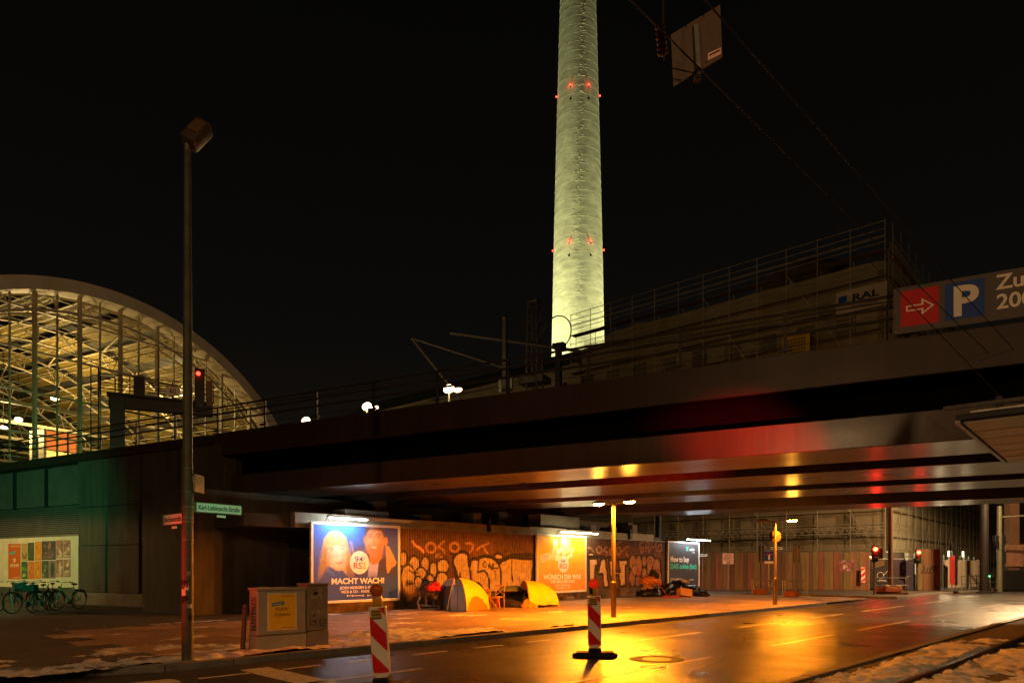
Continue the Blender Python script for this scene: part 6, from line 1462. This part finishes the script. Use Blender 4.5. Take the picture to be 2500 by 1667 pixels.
MB().bbox(-.16, .16, -.14, .14, 0, .62, .008).build('body', M_card, bx_); MB().box(-.16, .16, -.145, -.135, .62, .74, Matrix.Rotation(R(8), 4, 'X')).build('flap', M_card, bx_); MB().box(-.03, .03, -.1455, -.1405, .02, .60).build('tape', mat('brown_tape', '6a4420', .4), bx_)
# ---- shopping trolley
sc0 = G(1047, 1489, .1)
tr = thing('shopping_trolley', 'loaded wire shopping trolley with a red handle left of the dome tent', 'trolley', sc0, R(12))
M_tw = mat('trolley_wire', '6a625a', .35, metal=.8, var=.2)
bm_ = MB(); z0, z1 = .52, .98
def brim(x, y, z): k = (z - z0) / (z1 - z0); return (x * (1 + .12 * k), y * (1 + .15 * k), z)
for z in np.linspace(z0, z1, 8): bm_.path([brim(-.33, -.22, z), brim(.33, -.22, z), brim(.33, .22, z), brim(-.33, .22, z), brim(-.33, -.22, z)], .005 if z < z1 - .01 else .011, 5)
for k in range(13):
    x = -.33 + .66 * k / 12
    for y in (-.22, .22): bm_.tube(brim(x, y, z0), brim(x, y, z1), .004, 4)
    bm_.tube((x, -.22, z0), (x, .22, z0), .004, 4)
for k in range(9):
    y = -.22 + .44 * k / 8
    for x in (-.33, .33): bm_.tube(brim(x, y, z0), brim(x, y, z1), .004, 4)
bm_.build('basket', M_tw, tr)
ch_ = MB()
for y in (-.2, .2): ch_.sweep([(-.40, y, 1.02), (-.37, y, .6), (-.33, y, .45), (-.42, y, .28), (-.38, y, .19), (.36, y, .15)], .014, 8); ch_.tube((.2, y, .16), (.16, y, .52), .012, 6); ch_.tube((-.1, y, .18), (-.13, y, .52), .012, 6)
ch_.tube((-.38, -.2, .19), (-.38, .2, .19), .012).tube((.36, -.2, .15), (.36, .2, .15), .012); ch_.build('chassis', M_galv, tr)
MB().tube((-.42, -.24, 1.03), (-.42, .24, 1.03), .022, 10).build('handle', mat('handle_red', 'b01410', .4), tr)
for x in (-.36, .36):
    for y in (-.2, .2): MB().lathe([(.045, -.014), (.055, -.01), (.055, .01), (.045, .014)], 14, Matrix.Translation((x, y, .055)) @ Matrix.Rotation(R(90), 4, 'X')).build('wheel', M_bar, tr, True); MB().box(x - .012, x + .012, y - .03, y + .03, .05, .17).build('castor_fork', M_galv, tr)
lumps('black_bag', 'black bag bulging over the rim of the shopping trolley', (sc0.x - .06, sc0.y + .12, .1 + .60), (.26, .20, .52), 1, mat('bag_black', '100e0e', .4, var=.2, bump=.8, bscale=10), 'bag', 14)
rdj = lumps('red_jacket', 'bright red cloth heaped on the shopping trolley', (sc0.x + .16, sc0.y - .02, .1 + .70), (.30, .22, .30), 1, mat('cloth_red', 'c01010', .7, var=.2, scale=6, bump=.7, bscale=9), 'cloth', 17)
lumps('brown_bundle', 'brown bundle of bags filling the bottom of the trolley basket', (sc0.x + .02, sc0.y + .02, .1 + .53), (.30, .19, .30), 1, mat('bundle_brown', '3c2418', .8, var=.4, scale=5, bump=.7, bscale=9), 'bundle', 19)
# ---- small grey grate leaning by the wall, bits of litter
gr_ = G(1388, 1463, .1)
gt2 = thing('plastic_crate', 'flat grey slotted crate lying by the foot of the orange billboard', 'crate', (gr_.x, gr_.y, .1), WR)
MB().bbox(-.33, .33, -.12, -.09, 0, .15, .01).bbox(-.33, .33, .09, .12, 0, .15, .01).bbox(-.33, -.29, -.09, .09, 0, .15, .01).bbox(.29, .33, -.09, .09, 0, .15, .01).build('rim', M_conc, gt2); 
for k in range(4): MB().bbox(-.22 + k * .145 - .03, -.22 + k * .145 + .03, -.09, .09, .0, .03, .005).build('slat', M_conc, gt2)
random.seed(31)
M_lit = [mat('litter_%d' % i, c_, .7) for i, c_ in enumerate(('c8bca8', '8a7a60', 'a03a20', '3a3430'))]
for k in range(26):
    u = random.choice((random.uniform(985, 1240), random.uniform(1200, 1480), random.uniform(1540, 1730))); vv = random.uniform(1470, 1500) if u < 1500 else random.uniform(1452, 1462)
    p_ = G(u, vv, .104); s_ = random.uniform(.02, .05); vs = [(s_ * math.cos(a) * random.uniform(.5, 1), s_ * math.sin(a) * random.uniform(.5, 1), random.uniform(.001, .02)) for a in np.linspace(0, 6.28, 7)[:-1]]
    MB().add(vs + [(0, 0, .03)], [(i, (i + 1) % 6, 6) for i in range(6)]).build('litter_scrap', random.choice(M_lit), None, False, p_, 0, 'small scrap of litter on the pavement before the graffiti wall', 'litter', 'litter scraps on the pavement')
# ================================================================== RUBBISH HEAP by the third billboard
rb = lambda u, vv: G(u, vv, .1)
M_bag = mat('bin_bag', '0e0d0d', .28, var=.2, bump=1.0, bscale=9)
for i, (u, vv, r_, lab) in enumerate(((1586, 1456, (.62, .45, .42), 'black bin bag under the folded trestle in the rubbish heap'), (1632, 1453, (.55, .5, .62), 'black bin bag in the middle of the rubbish heap'), (1690, 1452, (.75, .5, .55), 'large shiny black bin bag below the dark billboard'), (1714, 1455, (.45, .3, .3), 'low flat black bin bag at the outer end of the heap'), (1655, 1450, (.5, .4, .75), 'dark rubbish bag topped with pale cloth'))):
    p_ = rb(u, vv); lumps('bin_bag', lab, (p_.x, p_.y, .1), r_, 1, M_bag, 'rubbish bag', 40 + i, None, None, i * .7, 'rubbish bags in the heap')
p_ = rb(1663, 1449); lumps('pale_cloth', 'crumpled cream cloth lying on top of the rubbish heap', (p_.x, p_.y - .1, .1 + .62), (.42, .3, .24), 1, mat('cloth_cream', 'b8a688', .85, var=.25, bump=.7, bscale=9), 'cloth', 51)
p_ = rb(1625, 1452); lumps('white_plastic_sheet', 'white plastic sheet caught among the rubbish bags', (p_.x - .1, p_.y - .35, .1 + .32), (.45, .25, .2), 1, mat('plastic_white', 'b8c0bc', .35, var=.2, bump=.8, bscale=9), 'plastic sheet', 53)
p_ = rb(1668, 1456)
ob = thing('orange_carton', 'tilted orange carton lying against the rubbish bags', 'box', (p_.x, p_.y - .25, .1), R(20), rot=(R(-14), R(9), R(18)))
MB().bbox(-.36, .36, -.2, .2, .02, .42, .01).build('body', mat('carton_orange', 'a8742c', .7, var=.15), ob); MB().box(-.36, .36, -.205, -.2, .32, .335).build('fold', M_card, ob)
p_ = rb(1637, 1459)
rbd = thing('red_board', 'flat red board lying in front of the rubbish heap', 'board', (p_.x, p_.y, .1), R(14))
MB().bbox(-.42, .42, -.15, .15, .03, .12, .01).build('board', mat('board_red', '9a2c18', .55, var=.25), rbd); MB().bbox(.42, .75, -.13, .13, .02, .05, .005).build('frame', M_card, rbd)
p_ = rb(1574, 1455)
ts = thing('wooden_trestle', 'broken wooden trestle with splayed pale legs at the rubbish heap', 'trestle', (p_.x, p_.y - .3, .1), R(12))
M_tim = mat('pale_timber', 'b8843c', .65, var=.2)
for a, b in (((-.55, -.2, 0), (-.02, 0, .62)), ((-.42, -.3, 0), (.1, -.05, .62)), ((.85, -.2, .12), (.12, 0, .60)), ((.75, .3, 0), (.1, .1, .60))): MB().tube(a, b, .03, 4).build('leg', M_tim, ts)
MB().bbox(-.12, .55, -.12, .12, .60, .66, .01).build('top_board', M_tim, ts)
lumps('rubbish_scraps', 'heap of glossy orange scraps piled on the wooden trestle', (p_.x + .25, p_.y - .25, .1 + .66), (.55, .3, .42), 1, mat('scraps_orange', '9a5410', .35, var=.6, scale=12, bump=1, bscale=18), 'rubbish', 61)
lumps('black_cloth', 'ragged black cloth on top of the orange scraps', (p_.x + .45, p_.y - .15, .1 + .95), (.28, .2, .45), 1, mat('cloth_black', '120d0b', .8, bump=.8, bscale=10), 'cloth', 63)
p_ = rb(1622, 1458)
stk = thing('thin_stick', 'thin reddish stick leaning on the rubbish heap', 'stick', (p_.x, p_.y - .15, .1)); MB().tube((.18, 0, 0), (-.28, .25, .72), .016, 6).build('rod', mat('stick_red', 'a04a30', .6), stk)

# ================================================================== BICYCLES by the poster board
def bicycle(label, loc, rz, col, basket=False, lean=0.06, step=False):
    t = thing('bicycle', label, 'bicycle', loc, 0, 'bicycles by the poster board'); t.rotation_euler = (lean, 0, rz)
    mf = mat('bike_' + col, col, .35, metal=.2, var=.1); r = .34
    for x in (-.52, .52):
        tp = [(x + r * math.cos(a), 0, r + r * math.sin(a)) for a in np.linspace(0, 2 * math.pi, 28, endpoint=False)]
        wl = MB().sweep(tp, .02, 6, True).build('wheel', M_black, t, True)
        sp_m = MB()
        for a in np.linspace(0, math.pi, 9)[:-1]: sp_m.tube((x + .32 * math.cos(a), .01, r + .32 * math.sin(a)), (x - .32 * math.cos(a), -.01, r - .32 * math.sin(a)), .0025, 3)
        sp_m.build('spokes', M_galv, wl); MB().tube((x, -.05, r), (x, .05, r), .025, 8).build('hub', M_galv, wl)
        MB().sweep([(x + (r + .045) * math.cos(a), 0, r + (r + .045) * math.sin(a)) for a in np.linspace(.5, 2.9, 12)], .018, 5).build('mudguard', M_black, t)
    bb_ = (-.08, 0, .28); hd_ = (.36, 0, .80); st_ = (-.22, 0, .80)
    MB().tube(bb_, hd_, .02).tube(bb_, st_, .018).tube(st_ if not step else (-.13, 0, .5), hd_ if not step else (.38, 0, .70), .018).tube(bb_, (-.52, 0, r), .012).tube(st_, (-.52, 0, r), .011).tube(hd_, (.33, 0, .95), .018).build('frame', mf, t, True)
    MB().tube((.36, .0, .80), (.42, 0, .62), .02).tube((.42, .045, .62), (.52, .05, r), .012).tube((.42, -.045, .62), (.52, -.05, r), .012).build('fork', mf, t)
    MB().sweep([(.20, -.30, 1.02), (.30, -.22, 1.04), (.33, 0, 1.0), (.30, .22, 1.04), (.20, .30, 1.02)], .013, 6).build('handlebar', M_galv, t)
    for s_ in (-1, 1): MB().tube((.16, s_ * .31, 1.015), (.27, s_ * .26, 1.035), .018, 8).build('grip', M_black, t)
    MB().ball((-.26, 0, .94), (.13, .08, .04), 12, 8).tube((-.22, 0, .80), (-.25, 0, .93), .014).build('saddle', M_black, t, True)
    MB().lathe([(.09, -.006), (.09, .006)], 18, Matrix.Translation(bb_) @ Matrix.Rotation(R(90), 4, 'X')).tube((-.08, -.08, .28), (0, -.09, .14), .01).tube((-.08, .08, .28), (-.16, .09, .42), .01).build('crank', M_dark, t)
    MB().path([(-.75, 0, .70), (-.3, 0, .70)], .012).path([(-.70, .06, .70), (-.35, .06, .70)], .008).tube((-.66, 0, .70), (-.52, 0, r), .008).build('rear_rack', M_dark, t)
    MB().ball((.44, 0, .84), (.05, .04, .05), 10, 8).build('headlamp', M_galv, t)
    if basket: MB().bbox(.40, .74, -.2, .2, .72, .96, .015).build('basket', mat('crate_green', '16201a', .6), t)
    return t
def bk(u, v): return G(u, v, .1)
bicycle('dark city bicycle parked side on before the cream poster board', bk(-18, 1489), R(-30), '1c2420')
bicycle('dark bicycle with leaning handlebar in the middle of the parked row', bk(66, 1494), R(-105), '26221c', lean=.10)
bicycle('bicycle with a dark crate basket on its front', bk(100, 1492), R(-84), '202a24', True, step=True)
bicycle('grey bicycle with upright handlebar next to the crate bicycle', bk(128, 1484), R(-70), '3a3a34', step=True)
bicycle('teal bicycle with straight handlebar at the end of the row', bk(166, 1487), R(-100), '1f6a50', lean=-.04)
bicycle('black bicycle squeezed behind the crate bicycle in the row', bk(84, 1481), R(-60), '14181a', step=False)
bicycle('dark red bicycle standing nearest the cream board in the row', bk(40, 1480), R(-40), '3a1c18', True)
# ================================================================== LIGHTS THE PLACE HAS, beside and behind the viewpoint
def side_lamp(label, loc, h, e, col, arm, kind='POINT'):
    t = thing('street_lamp', label, 'street lamp', (loc[0], loc[1], 0), 0, 'street lamps outside the view')
    MB().lathe([(.1, 0), (.09, 3), (.06, h)], 14).build('pole', M_pole, t, True); MB().tube((0, 0, h), (arm[0], arm[1], h + .2), .04).build('arm', M_pole, t)
    MB().ball((arm[0], arm[1], h + .18), (.35, .2, .1)).build('head', MATS['lamp_head_grey'], t, True); MB().ball((arm[0], arm[1], h + .10), (.25, .15, .06)).build('lens', glow('street_glow', (1, .62, .26), 20), t, True)
    lamp('street_light', kind, (arm[0], arm[1], h - .05), e, col, t, .2, size=R(177), blend=.1)
side_lamp('lit street lamp on the pavement behind the viewpoint', (-9, -7), 9, 2800, WARM, (1.2, .8))
side_lamp('lit street lamp by the tram stop behind the viewpoint', (11, -5), 9, 2400, WARM, (-1.2, .8))
side_lamp('lit street lamp beyond the bridge on the right side of the street', (29.6, 37.6), 8.5, 14000, (1, .60, .28), (-1.2, -.3), 'SPOT')
def signal_side(label, loc, rz, heads):
    t = thing('traffic_light', label, 'traffic light', loc, rz, 'traffic lights outside the view'); MB().tube((0, 0, 0), (0, 0, 3.7), .06, 12).build('pole', MATS['signal_pole'], t)
    for (z, a, colr, nm, e, sz, tgt) in heads:
        m = Matrix.Rotation(a, 4, 'Z'); MB().bbox(-.15, .15, -.3, -.07, z - .45, z + .2, .03, m).build('housing', M_black, t)
        MB().ball(m @ Vector((0, -.31, z)), (.09, .09, .09), 14, 8).build('lens', glow(nm, colr, 12), t)
        l = lamp('signal_light', 'SPOT', m @ Vector((0, -.45, z)), e, colr, t, .07, size=sz, blend=1.0)
        wt = Vector(tgt) - Vector(loc); d_ = Matrix.Rotation(-rz, 3, 'Z') @ wt - Vector(l.location); l.rotation_euler = d_.to_track_quat('-Z', 'Y').to_euler()
wl_ = twin_lamp('twin street lamp lighting the bicycles by the poster board', Vector((-25.0, 25.5, .1)), 4.4, [(-.45, .3, True), (.5, -.3, False)], 1, 0)
for k_ in [q for q in COL.objects if q.parent == wl_ and q.type == 'LIGHT']: k_.data.energy = 1500; k_.data.color = (1, .55, .20)
signal_side('pedestrian signal with red and green heads left of the lamp post', (-9.2, 9.9, .1), 0, [(2.1, R(68), (1, .01, .004), 'side_red', 800, R(40), (LP.x, LP.y, 1.6)), (3.1, R(150), (.0, 1, .42), 'side_green', 15000, R(36), (-24.5, 31.5, 4.0))])
signal_side('red traffic signal facing the bridge right of the viewpoint', (7.7, 9.1, 0), 0, [(2.2, R(240), (.0, 1, .48), 'side_green', 1500, R(8), (LP.x + .42, LP.y + .5, 2.66)), (2.8, R(178), (1, .008, .003), 'side_red', 15000, R(23), (*bpos(BS(1850, .25)[0], .25)[:2], 4.5))])
